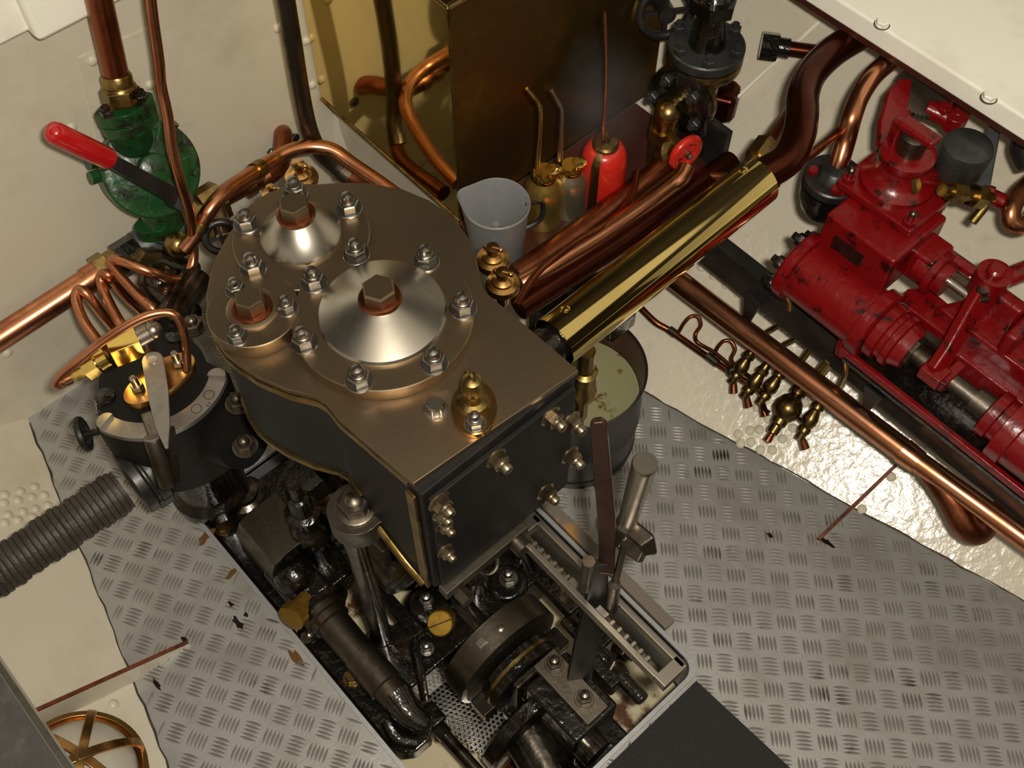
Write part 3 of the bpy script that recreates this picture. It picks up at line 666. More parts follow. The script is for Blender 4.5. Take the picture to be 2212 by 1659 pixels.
# ---------------- left of the engine: regulator, hose, hand pump, pipes on the bulkhead ----------------
RC = G(-.855, .170, 0); RZ0 = .33
rg = thing('regulator_valve', 'black regulator valve with a steel quadrant and flat steel pointer, left of the engine', 'valve', RC + UP * .02)
def rc(r, a, z): return RC + (E1 * math.cos(math.radians(a)) + E2 * math.sin(math.radians(a))) * r + UP * z
cpoly = [rc(.094, a, 0) for a in range(-78, 51, 4)] + [rc(.066, a, 0) for a in range(66, 272, 8)]
obj('valve_casing', MB().prism([tuple(p.xy) for p in cpoly], .185, .322), 'chest_black', rg, .003)
obj('casing_belly', MB().lathe([(.058, .15), (.064, .16), (.064, .20)], Matrix.Translation(RC), 48), 'chest_black', rg)
for a in (-100, -150, 120): obj('casing_boss', MB().lathe([(.016, .20), (.018, .30), (.012, .326), (.0001, .328)], Matrix.Translation(rc(.062, a, 0)), 24), 'black_oily', rg)
obj('casing_foot', MB().lathe([(.055, .0), (.055, .02), (.045, .03), (.045, .17)], Matrix.Translation(RC), 40), 'black_oily', rg)
obj('casing_neck', MB().rod(RC + UP * .22, G(-.74, .215, .27), .045, 32), 'chest_black', rg)
def sector(r0, r1, a0, a1, z0, z1, n=40):
    pts = [rc(r1, a0 + (a1 - a0) * i / n, 0) for i in range(n + 1)] + [rc(r0, a1 + (a0 - a1) * i / n, 0) for i in range(n + 1)]
    return MB().prism([tuple(p.xy) for p in pts], z0, z1)
obj('quadrant_plate', sector(.0735, .0950, -70, 41, .323, .331), 'steel_plain', rg, .0008)
for a in (-70, 41):
    c = rc(.084, a, 0); sgn = 1 if a > 0 else -1
    t = rc(.084, a + sgn * 5, 0) - c
    M = frame(c, UP, t); half = [(.0115 * math.cos(math.radians(q)), .0115 * math.sin(math.radians(q))) for q in range(-90, 91, 15)]
    obj('quadrant_stop', MB().prism(half, .331, .337, M).prism(half, .323, .331, M), 'steel_plain', rg, .0008)
for a in (8, 24): obj('quadrant_rivet', MB().torus(.0062, .0005, Matrix.Translation(rc(.084, a, .331)), 28, 6), 'steel_dark', rg)
mk = MB()
for a in (15.2, 17.6): mk.box(.0050, .0007, .0006, frame(rc(.0918, a, .3312), UP, rc(1, a, 0) - RC))
obj('scale_marks', mk, 'black_paint', rg)
gp = [tuple(v) for v in lens_poly([(-.048, 0), (-.040, -.013), (-.015, -.022), (.015, -.022), (.040, -.013), (.048, 0), (.040, .013), (.015, .022), (-.015, .022), (-.040, .013)])]
ga = P(347, 822, .350)
gl = obj('gland_flange', MB().prism(gp, 0, .014, frame(ga - UP * .008, UP, P(400, 785, .35) - P(292, 858, .35))), 'bronze', rg, .0015)
gst = proto('gland_stud', MB().hexa(.008, .008).lathe([(.0048, 0), (.0048, .022), (.003, .024), (.0001, .0245)], n=16), 'steel')
for u, v in ((298, 838), (385, 785)): put('gland_stud', gst, gl, Matrix.Translation(P(u, v, .357)))
pv = P(331, 782, .376); tip = P(362, 930, .366)
Lp = (tip - pv).length
pp = [(-.0125 * math.sin(math.pi * i / 12), .0125 * math.cos(math.pi * i / 12)) for i in range(13)] + [(Lp * .55, -.0125), (Lp, -.0105), (Lp + .03, -.0045), (Lp + .03, -.0005), (Lp, .006), (Lp * .5, .0115)]
ptr = obj('pointer_blade', MB().prism(pp, 0, .004, frame(pv, UP, tip - pv)), 'steel_plain', rg, .0006)
obj('pointer_pivot', MB().rod(pv - UP * .04, pv + UP * .005, .006, 20), 'steel', ptr)
hk = P(352, 945, .366)
obj('handle_plate', flatbar([P(366, 925, .366), P(374, 965, .345), P(380, 1042, .300)], [.012, .012, .010], .004, E1 + E2 * .2), 'steel_dark', ptr)
h0, h1 = P(364, 1046, .300), P(330, 946, .358)
obj('handle_grip', MB().lathe([(.0105, 0), (.0115, .002), (.0105, (h1 - h0).length - .002), (.0098, (h1 - h0).length)], frame(h0, h1 - h0), 28), 'steel_dark', ptr)
obj('grip_cap', MB().lathe([(.0100, 0), (.0100, .0015), (.0088, .0025)], frame(h1, h1 - h0), 28), 'steel_plain', ptr)
obj('grip_stop', flatbar([P(322, 890, .362), P(345, 955, .350)], .020, .012, UP), 'steel_dark', ptr, .002)
for u, v, z in ((418, 706, .36), (530, 965, .30), (515, 872, .33)):
    put('casing_bolt', proto('casing_bolt', MB().hexa(.0125, .012).ball(.008, Matrix.Translation((0, 0, .012)), 16).cyl(.016, .002), 'steel_dark'), rg, Matrix.Translation(P(u, v, z)))
hw = MB(); hm = frame(P(180, 938, .27), V3(1, .35, .1)); hw.torus(.019, .005, hm, 24, 8); hw.rod(P(180, 938, .27), P(262, 925, .29), .0045, 12); hw.box(.036, .005, .004, hm).box(.005, .036, .004, hm); obj('drain_handwheel', hw, 'black_paint', rg)
# lagged exhaust hose
hz = .215; ha = P(318, 1022, hz); hb_ = P(-60, 1272, hz); hd = (hb_ - ha).normalized()
ex = thing('exhaust_pipe', 'thick exhaust pipe wrapped in black tape, running off the left edge from the regulator', 'pipe', (ha + hb_) / 2 - UP * .05)
n = 26; L = (hb_ - ha).length; pr = []
pr += [(.0275, .035)]
for i in range(n):
    z = .04 + (L - .04) * i / n; w = (L - .04) / n; r = .029 + .0012 * math.sin(i * 2.1) + .0008 * math.sin(i * .7)
    pr += [(r - .0022, z), (r, z + w * .12), (r + .0004, z + w * .6), (r - .0006, z + w * .98)]
pr += [(.028, L)]
obj('wrapped_lagging', MB().lathe(pr, frame(ha, hd), 36), 'hose_wrap', ex)
obj('pipe_flange', MB().lathe([(.042, -.012), (.045, -.010), (.045, .003), (.043, .005), (.043, .008), (.046, .010), (.046, .022), (.044, .024)], frame(ha, hd), 40).box(.05, .088, .02, frame(ha + hd * .001, hd, UP + E1)), 'black_paint', ex, .001)
obj('flange_neck', MB().lathe([(.033, -.075), (.034, -.012)], frame(ha, hd), 36), 'black_paint', ex)
# green hand pump
pc = Q1(325, 365, -1.085); an = (E1 * .80 - E2 * .0 + UP * .60).normalized()
hp_ = thing('hand_pump', 'green semi-rotary hand pump with red-gripped lever on the left wall', 'hand pump', pc - UP * .09)
ax = (UP - an * UP.dot(an)).normalized(); M = frame(pc, an, ax)
R = .061
obj('pump_body', MB().lathe([(R - .006, -.045), (R, -.04), (R, -.004), (R - .001, -.002)], M, 56), 'green_paint', hp_)
pcv = obj('pump_cover', MB().lathe([(R + .002, -.002), (R + .004, .0), (R + .004, .006), (R + .001, .009), (R - .010, .0095), (R - .012, .011), (.022, .013), (.020, .024), (.016, .026)], M, 56), 'green_paint', hp_)
fins = MB()
for k in range(6):
    a = math.radians(60 * k + 20); c = M @ Vector((.036 * math.cos(a), .036 * math.sin(a), .0125)); fins.box(.034, .003, .004, frame(c, an, M.to_3x3() @ Vector((math.cos(a), math.sin(a), 0))))
obj('cover_ribs', fins, 'green_paint', pcv)
cb = proto('cover_bolt', MB().hexa(.0045, .004), 'green_paint')
for k in range(8):
    a = math.radians(45 * k + 10); put('cover_bolt', cb, pcv, frame(M @ Vector((.0565 * math.cos(a), .0565 * math.sin(a), .0095)), an))
def ovalflange(c, n_, xdir, a, b, th):
    poly = lens_poly([(a * math.cos(t) * 1.0, b * math.sin(t) * (1 - .25 * abs(math.cos(t)))) for t in [2 * math.pi * i / 16 for i in range(16)]], 3)
    return MB().prism(poly, -th / 2, th / 2, frame(c, n_, xdir))
pt = Q1(272, 238, -1.075); pb = Q1(345, 485, -1.075)
obj('inlet_flange', ovalflange(pt, UP, E2 + E1 * .2, .037, .020, .018), 'green_paint', hp_, .003)
obj('inlet_neck', MB().rod(pt, pc + ax * .035 - an * .02, .023, 28, .03), 'green_paint', hp_)
obj('inlet_lower_flange', ovalflange(pt - UP * .019, UP, E2 + E1 * .2, .036, .022, .016), 'green_paint', hp_, .003)
obj('outlet_flange', ovalflange(pb, UP, E2 + E1 * .2, .034, .022, .022), 'green_paint', hp_, .003)
obj('outlet_neck', MB().rod(pb, pc - ax * .035 - an * .02, .023, 28, .03), 'green_paint', hp_)
fb = proto('flange_bolt', MB().hexa(.008, .007).cyl(.005, .012), 'black_oily')
for q in (Q1(232, 247, -1.055), Q1(308, 212, -1.055)): put('flange_bolt', fb, hp_, Matrix.Translation(q))
obj('foot_lug', MB().rod(Q1(190, 350, -1.11), Q1(240, 340, -1.11), .010, 18).rod(Q1(195, 385, -1.11), Q1(245, 370, -1.11), .009, 6), 'green_paint', hp_)
obj('foot_lug', MB().rod(Q1(372, 262, -1.11), Q1(350, 300, -1.11), .010, 18), 'green_paint', hp_)
# lever: pivots at the lower right of the cover, grip towards the upper left
ld = an * .034
l0, l1, l2 = Q1(392, 432, -1.02), Q1(228, 340, -1.02), Q1(112, 284, -1.02)
lv2 = obj('pump_lever', flatbar([l0, l0 + (l1 - l0) * .5, l1], [.022, .019, .016], .006, an), 'black_paint', hp_, .001)
obj('lever_boss', MB().rod(l0 - an * .055, l0 + an * .008, .014, 24), 'black_paint', lv2)
gl_ = (l2 - l1).length
obj('lever_grip', MB().lathe([(.0125, -.006), (.0135, -.002), (.0135, gl_ - .006), (.0115, gl_ + .001), (.007, gl_ + .005), (.0001, gl_ + .0065)], frame(l1, l2 - l1), 24), 'red_grip', lv2)
# copper suction pipe above it
a, b = Q1(205, -40, -1.085), Q1(250, 160, -1.085)
sp = thing('suction_pipe', 'straight copper pipe with bronze union dropping onto the green pump', 'pipe', b - UP * .06)
obj('copper_pipe', MB().rod(b - (b - a).normalized() * -.01, a, .0155, 28), 'copper_dull', sp)
b2 = pt + UP * .012; ud = (b - b2); Lu = ud.length
obj('union_nut', MB().lathe([(.022, 0), (.024, .004), (.024, Lu * .52)], frame(b2, ud), 6).lathe([(.0215, Lu * .5), (.020, Lu * .62)], frame(b2, ud), 28), 'brass_dull', sp, .001)
obj('union_collar', MB().lathe([(.0185, Lu * .60), (.0185, Lu * .92), (.0172, Lu)], frame(b2, ud), 28), 'brass_dull', sp)
# thin copper pipe: down the wall, then three coils behind the regulator
cp = [Q1(322, -30, -1.03), Q1(330, 40, -1.03), Q1(343, 130, -1.03), Q1(348, 185, -1.03), Q1(362, 250, -1.02), Q1(371, 320, -1.01), Q1(389, 390, -1.0), Q1(409, 455, -1.0), Q1(417, 520, -1.0), Q1(417, 565, -.99), Q1(402, 597, -.98), Q1(370, 604, -.98), Q1(320, 586, -.99),
      Q1(262, 563, -1.02), Q1(243, 563, -1.04), Q1(246, 580, -1.03), Q1(290, 630, -.99), Q1(335, 672, -.95), Q1(352, 700, -.97), Q1(325, 690, -1.0), Q1(272, 640, -1.02), Q1(235, 595, -1.03), Q1(219, 596, -1.04), Q1(221, 620, -1.03), Q1(243, 668, -.99), Q1(266, 708, -.95), Q1(280, 735, -.96), Q1(262, 728, -.99),
      Q1(222, 680, -1.01), Q1(186, 634, -1.03), Q1(169, 627, -1.04), Q1(165, 650, -1.03), Q1(182, 695, -1.0), Q1(212, 738, -.96), Q1(245, 790, -.92), Q1(300, 815, -.89)]
solo('coiled_copper_pipe', MB().tube(cp, .0068, 12, sub=6), 'copper', 'thin bright copper pipe crossing the green pump and winding into three coils', 'pipe')
# feed pipe along the bulkhead, with its fittings
fa = Q1(-60, 768, -1.09); fb_ = Q1(212, 592, -1.09)
fp2 = thing('feed_pipe', 'broad copper pipe sloping up from the left edge into bronze fittings', 'pipe', (fa + fb_) / 2 - UP * .03)
obj('copper_pipe', MB().rod(fa, fb_, .0175, 28), 'copper', fp2)
def along(p, q, t): return p + (q - p) * t
fe = Q1(478, 428, -1.09)
def seg(name, t0, t1, r, m, n=28, r2=None): obj(name, MB().rod(along(fb_, fe, t0), along(fb_, fe, t1), r, n, r2), m, fp2)
seg('pipe_sleeve', -.09, .0, .0195, 'copper'); seg('union_nut', .0, .085, .026, 'brass_dull', 6); seg('union_thread', .085, .16, .021, 'brass_dull'); seg('union_nut', .16, .32, .025, 'black_oily', 8)
seg('tee_body', .32, .66, .021, 'zinc_grey'); seg('tee_end', .32, .37, .026, 'zinc_grey'); seg('tee_end', .60, .66, .026, 'zinc_grey')
obj('tee_branch', MB().rod(along(fb_, fe, .5), pb - UP * .01, .019, 24), 'zinc_grey', fp2)
seg('union_nut', .66, .80, .027, 'brass_dull', 6); seg('union_nut', .84, 1.0, .030, 'brass_dull', 6); seg('union_thread', .8, .84, .02, 'brass_dull')
obj('outlet_pipe', MB().tube([fe, Q1(540, 395, -1.09), Q1(580, 378, -1.09), Q1(606, 350, -1.10), Q1(612, 300, -1.13), Q1(610, 288, -1.149)], .0145, 18), 'copper_dull', fp2)
for u, v in ((540, 400), (572, 383)): obj('pipe_sleeve', MB().rod(Q1(u - 12, v + 7, -1.09), Q1(u + 6, v - 4, -1.09), .0165, 20), 'copper', fp2)
wb = proto('wall_bolt', MB().hexa(.008, .006), 'black_oily')
for u, v in ((602, 281), (635, 296), (585, 328)): put('wall_bolt', wb, fp2, frame(Q1(u, v, BK), E1))
# bronze cocks hanging under the fittings
dk = thing('drain_valve', 'dark oily bronze valve cluster hanging below the grey tee', 'valve', Q1(390, 600, -1.0))
obj('valve_body', MB().lathe([(.022, -.07), (.026, -.05), (.026, .0), (.02, .012), (.02, .03)], Matrix.Translation(Q1(372, 590, -1.04)), 24).rod(Q1(330, 560, -1.06), Q1(420, 590, -1.0), .016, 20), 'black_oily', dk)
obj('valve_cap', MB().ball(.019, Matrix.Translation(Q1(384, 528, -1.03)), 20), 'brass_dull', dk)
obj('valve_nut', MB().rod(Q1(312, 560, -1.07), Q1(330, 575, -1.04), .022, 6), 'brass_dull', dk)
obj('valve_bonnet', MB().rod(Q1(335, 625, -1.0), Q1(400, 690, -.93), .026, 24).ball(.028, Matrix.Translation(Q1(345, 612, -1.0)), 20), 'black_oily', dk)
obj('rusty_elbow', MB().tube([Q1(360, 720, -.90), Q1(375, 680, -.93), Q1(400, 640, -.96), Q1(425, 600, -.98)], .022, 18), 'steel_oily', dk)
wv = thing('black_handwheel_valve', 'small black handwheel valve tucked behind the engine top, left side', 'valve', Q1(478, 545, -1.0))
wm = frame(Q1(478, 512, -.98), (E1 * .8 - E2 * .3 + UP * .5))
obj('handwheel', MB().torus(.021, .0055, wm, 28, 10).box(.04, .005, .005, wm).box(.005, .04, .005, wm), 'black_paint', wv)
obj('valve_stem', MB().rod(wm.translation, wm.translation - (wm.to_3x3() @ Vector((0, 0, .07))), .007, 14).rod(wm.translation - (wm.to_3x3() @ Vector((0, 0, .04))), wm.translation - (wm.to_3x3() @ Vector((0, 0, .11))), .018, 20), 'brass_dull', wv)
# bright small pipe rising over the fittings to the right and going behind the engine
bp_ = [Q1(398, 540, -1.0), Q1(425, 505, -1.0), Q1(452, 455, -1.0), Q1(490, 412, -1.01), Q1(540, 378, -1.03), Q1(590, 345, -1.05), Q1(630, 325, -1.05), Q1(675, 317, -1.04), Q1(720, 325, -1.02), Q1(762, 355, -.99), Q1(835, 405, -.93), Q1(900, 455, -.87)]
dp = thing('delivery_pipe', 'bright narrow copper pipe arching behind the round engine covers', 'pipe', Q1(600, 345, -1.05) - UP * .02)
obj('copper_pipe', MB().tube(bp_, .0105, 16), 'copper', dp)
for i in (1, 4): obj('pipe_joint', MB().rod(along(bp_[i], bp_[i + 1], .2), along(bp_[i], bp_[i + 1], .5), .0125, 18), 'brass_dull', dp)
# dark steel pipe coming down the wall
stp = [Q1(612, -30, -1.06), Q1(632, 90, -1.06), Q1(650, 200, -1.06), Q1(668, 280, -1.06), Q1(690, 325, -1.055), Q1(718, 352, -1.045), Q1(745, 375, -1.03)]
dn = thing('downpipe', 'dark steel pipe descending beside the brass casing and joining a copper run', 'pipe', Q1(745, 375, -1.03) - UP * .03)
obj('steel_pipe', MB().tube(stp, .0125, 18), 'steel_dark', dn)
obj('pipe_joint', MB().rod(Q1(735, 367, -1.035), Q1(752, 380, -1.025), .0145, 20), 'steel_dark', dn)
obj('copper_pipe', MB().tube([Q1(748, 377, -1.03), Q1(800, 405, -.99), Q1(880, 470, -.90)], .0125, 18), 'copper_dull', dn)
# brass check valve block with its looped pipe
cvb = thing('check_valve', 'square brass check valve block fed by a looped copper pipe above the quadrant', 'valve', P(260, 800, .36))
q0, q1 = P(235, 768, .385), P(305, 728, .395)
M = frame((q0 + q1) / 2, UP, q1 - q0); Lc = (q1 - q0).length
obj('valve_block', MB().box(Lc * .82, .028, .030, M), 'brass', cvb, .001)
d_ = (q0 - q1).normalized()
obj('union_nut', MB().lathe([(.014, 0), (.0145, .012), (.010, .013), (.010, .016)], frame(q0 + d_ * .001, d_), 28), 'brass', cvb)
obj('union_nut', MB().lathe([(.015, .016), (.0155, .032)], frame(q0, d_), 6).lathe([(.008, .03), (.0085, .046), (.0055, .047), (.0055, .055)], frame(q0, d_), 6), 'brass', cvb)
obj('end_fitting', MB().rod(q1 - d_ * -.004, q1 - d_ * .012, .011, 20).ball(.011, Matrix.Translation(q1 - d_ * .016), 18), 'steel', cvb)
obj('end_nut', MB().rod(q1 - UP * .03, q1 - UP * .006, .010, 6), 'steel', cvb)
e_ = q0 + d_ * .05
obj('loop_pipe', MB().tube([e_, e_ + d_ * .012, P(150, 822, .36), P(124, 832, .362), P(133, 812, .378), P(175, 775, .40), P(235, 728, .42), P(300, 690, .43), P(345, 676, .43), P(376, 680, .425), P(393, 705, .41), P(402, 750, .38), P(404, 800, .355)], .0055, 12), 'copper', cvb)
# ---------------- brass boiler casing, shelf and what stands on it ----------------
ca = thing('boiler_casing', 'tall polished brass boiler casing with a sharp vertical corner at top centre', 'boiler casing', G(-.98, .80, .275))
CZ0, CZ1 = .272, .64
bxo = [(-1.146, .640), (-.820, .640), (-.820, 1.03), (-1.146, .72)]
def slab(name, p, q, z0, z1, th, m, par, bev=0.):
    d = Vector((q[0] - p[0], q[1] - p[1])).normalized(); nn = Vector((-d.y, d.x)) * th
    pl = [p, q, (q[0] + nn.x, q[1] + nn.y), (p[0] + nn.x, p[1] + nn.y)]
    return obj(name, MB().prism([tuple(G(a, b, 0).xy) for a, b in pl], z0, z1), m, par, bev)
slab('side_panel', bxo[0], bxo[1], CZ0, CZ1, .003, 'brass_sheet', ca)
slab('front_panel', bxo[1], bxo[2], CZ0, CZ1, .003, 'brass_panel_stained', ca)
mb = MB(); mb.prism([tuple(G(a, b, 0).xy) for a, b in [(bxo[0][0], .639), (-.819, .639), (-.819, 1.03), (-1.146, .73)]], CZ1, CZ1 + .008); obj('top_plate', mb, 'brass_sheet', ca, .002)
obj('corner_bead', MB().rod(G(-.8195, .6405, CZ0), G(-.8195, .6405, CZ1 + .004), .0022, 10).rod(G(-.819, .64, CZ1 + .004), G(-.819, 1.03, CZ1 + .004), .005, 10), 'brass_dull', ca)
obj('bottom_bead', MB().rod(G(-1.146, .6395, CZ0 + .002), G(-.82, .6395, CZ0 + .002), .0025, 8), 'brass_dull', ca)
mb = MB(); mb.prism([tuple(G(a, b, 0).xy) for a, b in [(-1.14, .66), (-.84, .66), (-.84, 1.0), (-1.14, .7)]], .06, CZ0); obj('casing_base', mb, 'cream', ca)
mb = MB(); mb.prism([tuple(G(a, b, 0).xy) for a, b in [(-.818, .635), (-.655, .635), (-.655, .99), (-.818, .99)]], .262, .275)
shf = thing('shelf', 'dark red shelf in front of the brass casing carrying the oil cans', 'shelf', G(-.74, .83, .20))
obj('shelf_board', mb, 'wood_red', shf, .001)
obj('shelf_leg', MB().box(.025, .025, .235, fz(G(-.67, .66, .145))), 'black_paint', shf); obj('shelf_leg', MB().box(.035, .012, .30, fz(G(-.655, .985, .20))), 'black_paint', shf)
SZ = .275
# measuring jug
jc = P(1075, 545, SZ); jz = .105
jt = Q1(1076, 438, jc.dot(E1)); jz = jt.z - SZ
jug = thing('measuring_jug', 'dented aluminium measuring jug with a pouring lip, holding a little oil', 'jug', jc)
rt = S(71, jt); pr = [(.0001, 0), (rt * .80, 0), (rt * .83, .003), (rt * .99, jz - .004), (rt * 1.0, jz - .002), (rt * 1.035, jz), (rt * 1.0, jz + .0025), (rt * .96, jz - .001), (rt * .80, .006), (.0001, .005)]
jm = MB().lathe(pr, Matrix.Translation(jc), 64)
LIP = V3(-1, .35, 0).normalized()
def lip(v):
    w = Vector((v[0] - jc.x, v[1] - jc.y, 0))
    if w.length < 1e-5: return v
    k = max(0., w.normalized().dot(LIP)) ** 14 * .011 * max(0., (v[2] - SZ) / jz - .55) / .45
    return tuple(Vector(v) + LIP * k)
jm.v = [lip(v) for v in jm.v]
obj('jug_body', jm, 'aluminium', jug)
obj('oil', MB().cyl(rt * .82, .001, Matrix.Translation(jc + UP * .014), 40), 'oil_film', jug)
hd_ = V3(.95, .30, 0).normalized(); j0 = jc + hd_ * rt
obj('jug_handle', MB().tube([j0 + UP * (jz - .015) - hd_ * .003, j0 + hd_ * .018 + UP * (jz - .018), j0 + hd_ * .022 + UP * (jz - .035), j0 + hd_ * .016 + UP * (jz - .055), j0 + UP * (jz - .065) - hd_ * .006], .0038, 10, flat=.6), 'black_paint', jug)
# oil cans
def oilcan(name, lab, base, r, h, m, sp, spm, capm):
    t = thing(name, lab, 'oil can', base, 'thumb-pump oil cans on the shelf'); M = Matrix.Translation(base)
    obj('can_body', MB().lathe([(r * .97, 0), (r, .002), (r, h * .55), (r * .96, h * .68), (r * .80, h * .80), (r * .62, h * .86), (r * .60, h * .88)], M, 40), m, t)
    cap = obj('can_cap', MB().lathe([(r * .66, h * .87), (r * .68, h * .885), (r * .68, h * .95), (r * .60, h * .98), (r * .55, h)], M, 32), capm, t)
    obj('spout', MB().tube(sp, [.0042] + [.003] * (len(sp) - 2) + [.0022], 10), spm, t)
    obj('spout_nut', MB().lathe([(.007, h * .98), (.007, h * 1.04), (.005, h * 1.07)], Matrix.Translation((sp[0].x, sp[0].y, base.z)), 16), capm, t)
    th = base + V3(r * .42, -r * .25, 0); obj('thumb_plunger', MB().lathe([(.004, h * .98), (.004, h * 1.10), (.010, h * 1.105), (.0105, h * 1.115), (.006, h * 1.13), (.0001, h * 1.132)], Matrix.Translation(th), 20), capm, t)
    return t
b1 = P(1172, 472, SZ); c1 = b1.dot(E1)
oilcan('oil_can', 'polished brass oil can with a bent brass spout, next to the jug', b1, S(41, b1), .098, 'brass_can', [Q1(1160, 362, c1), Q1(1166, 300, c1), Q1(1168, 245, c1), Q1(1164, 225, c1 - .003), Q1(1152, 208, c1 - .005), Q1(1138, 191, c1 - .008)], 'brass', 'brass')
b2_ = P(1228, 452, SZ); c2 = b2_.dot(E1)
oilcan('oil_can', 'pale dull metal oil can with a grey wire-thin spout, left of the red can', b2_, S(36, b2_), .092, 'can_pale', [Q1(1210, 345, c2), Q1(1212, 290, c2), Q1(1213, 240, c2), Q1(1206, 222, c2 - .003), Q1(1192, 196, c2 - .006)], 'steel', 'brass')
b3 = P(1297, 425, SZ); r3 = S(48, b3); c3 = b3.dot(E1); h3 = Q1(1300, 318, c3).z - SZ
rcn = thing('oil_can', 'bright red oil can with a bronze strap and a very long thin copper spout', 'oil can', b3)
M = Matrix.Translation(b3)
obj('can_body', MB().lathe([(r3 * .96, 0), (r3, .002), (r3, h3 * .70), (r3 * .95, h3 * .84), (r3 * .80, h3 * .94), (r3 * .55, h3 * .99)], M, 44), 'red_bright', rcn)
obj('can_base_ring', MB().lathe([(r3 * 1.01, 0), (r3 * 1.025, .001), (r3 * 1.025, .004), (r3 * 1.0, .005)], M, 44), 'steel', rcn)
obj('can_cap', MB().lathe([(r3 * .58, h3 * .97), (r3 * .58, h3 * 1.03), (r3 * .50, h3 * 1.06), (r3 * .2, h3 * 1.08), (r3 * .18, h3 * 1.16), (.003, h3 * 1.2)], M, 32), 'brass_dull', rcn)
sd = V3(-.45, -.9, 0).normalized(); tg = Vector((-sd.y, sd.x, 0)); vs = []
for k, (rr, zz) in enumerate([(r3 * 1.015, .001), (r3 * 1.015, h3 * .70), (r3 * .97, h3 * .845), (r3 * .82, h3 * .95), (r3 * .56, h3 * 1.0)]):
    for s_ in (-1, 0, 1):
        d2 = (sd * math.cos(s_ * .20) + tg * math.sin(s_ * .20)); vs.append(b3 + d2 * rr * 1.01 + UP * zz)
fs = [(3 * k + j, 3 * k + j + 1, 3 * k + j + 4, 3 * k + j + 3) for k in range(4) for j in range(2)]
obj('can_strap', MB().add(vs, fs), 'brass_dull', rcn)
obj('spout', MB().tube([Q1(1303, 300, c3), Q1(1309, 160, c3), Q1(1306, 25, c3)], [.0028, .0024, .002], 10), 'copper', rcn)
# ---------------- stop valve column on the right of the shelf ----------------
sv = thing('stop_valve', 'tall black steam stop valve with bronze flanges beside the brass casing', 'valve', G(-.75, 1.06, .262))
vb = P(1489, 290, .27); vx = V3(.2655, 1.205, 0)
VM = Matrix.Translation((vx.x, vx.y, 0))
obj('valve_column', MB().lathe([(.050, .276), (.050, .285), (.034, .292), (.030, .31), (.027, .36), (.030, .395), (.034, .41), (.046, .414)], VM, 36), 'black_oily', sv)
obj('lower_flange', MB().lathe([(.052, .414), (.053, .416), (.053, .428), (.052, .430)], VM, 44), 'brass_dull', sv)
uf = obj('upper_flange', MB().lathe([(.052, .432), (.053, .434), (.053, .446), (.051, .448)], VM, 44), 'iron_grey', sv)
fbb = proto('flange_nut', MB().hexa(.009, .010).cyl(.005, .016), 'iron_grey')
for k in range(6):
    a = math.radians(60 * k + 15); put('flange_nut', fbb, uf, Matrix.Translation(vx + Vector((.044 * math.cos(a), .044 * math.sin(a), .448))))
obj('bonnet', MB().lathe([(.026, .447), (.022, .47), (.019, .50), (.024, .505), (.024, .53), (.016, .54), (.016, .62)], VM, 28), 'black_oily', sv)
obj('bonnet_nut', MB().lathe([(.031, .505), (.032, .525)], VM, 6), 'black_oily', sv)
bx_ = vx + UP * .380
obj('side_branch', MB().rod(bx_, bx_ - E2 * .030 + E1 * .005, .030, 32), 'black_oily', sv)
fd = (-E2 + E1 * .15).normalized(); fc = bx_ + fd * .030
obj('branch_flange', MB().lathe([(.048, 0), (.050, .002), (.050, .010), (.048, .011)], frame(fc, fd), 44), 'brass_dull', sv)
bf = obj('branch_flange', MB().lathe([(.048, .012), (.050, .014), (.050, .024), (.047, .026)], frame(fc, fd), 44), 'black_oily', sv)
for k in range(5):
    a = math.radians(72 * k + 30); put('flange_nut', fbb, bf, frame(frame(fc, fd) @ Vector((.038 * math.cos(a), .038 * math.sin(a), .026)), fd))
el = fc + fd * .044
obj('bronze_elbow', MB().tube([fc + fd * .024, el - fd * .006, el + fd * .006 - UP * .006, el + fd * .008 - UP * .03], [.015, .017, .018, .017], 20).ball(.0195, Matrix.Translation(el + fd * .004 - UP * .002), 24), 'brass_dull', sv)
ex_ = el + fd * .008
obj('elbow_nut', MB().lathe([(.021, -.046), (.022, -.026)], Matrix.Translation(ex_), 6).lathe([(.017, -.056), (.017, -.046)], Matrix.Translation(ex_), 24), 'brass_dull', sv)
obj('bracket_loop', MB().tube([Q1(1512, 178, -.72), Q1(1556, 178, -.72), Q1(1572, 196, -.72), Q1(1568, 218, -.72), Q1(1548, 230, -.72), Q1(1512, 230, -.72)], .007, 8, smooth=False, flat=.5), 'black_paint', sv)
obj('cast_foot', MB().box(.085, .085, .05, fz(G(-.742, 1.075, .300), .5)), 'copper_dark', sv, .012)
bhw = frame(Q1(1438, 25, -.79), (E1 * .8 - E2 * .5 + UP * .2))
obj('black_handwheel', MB().torus(.036, .0065, bhw, 36, 10).box(.07, .006, .005, bhw).box(.006, .07, .005, bhw).rod(bhw @ Vector((0, 0, -.03)), bhw @ Vector((0, 0, .012)), .012, 18), 'black_paint', sv)
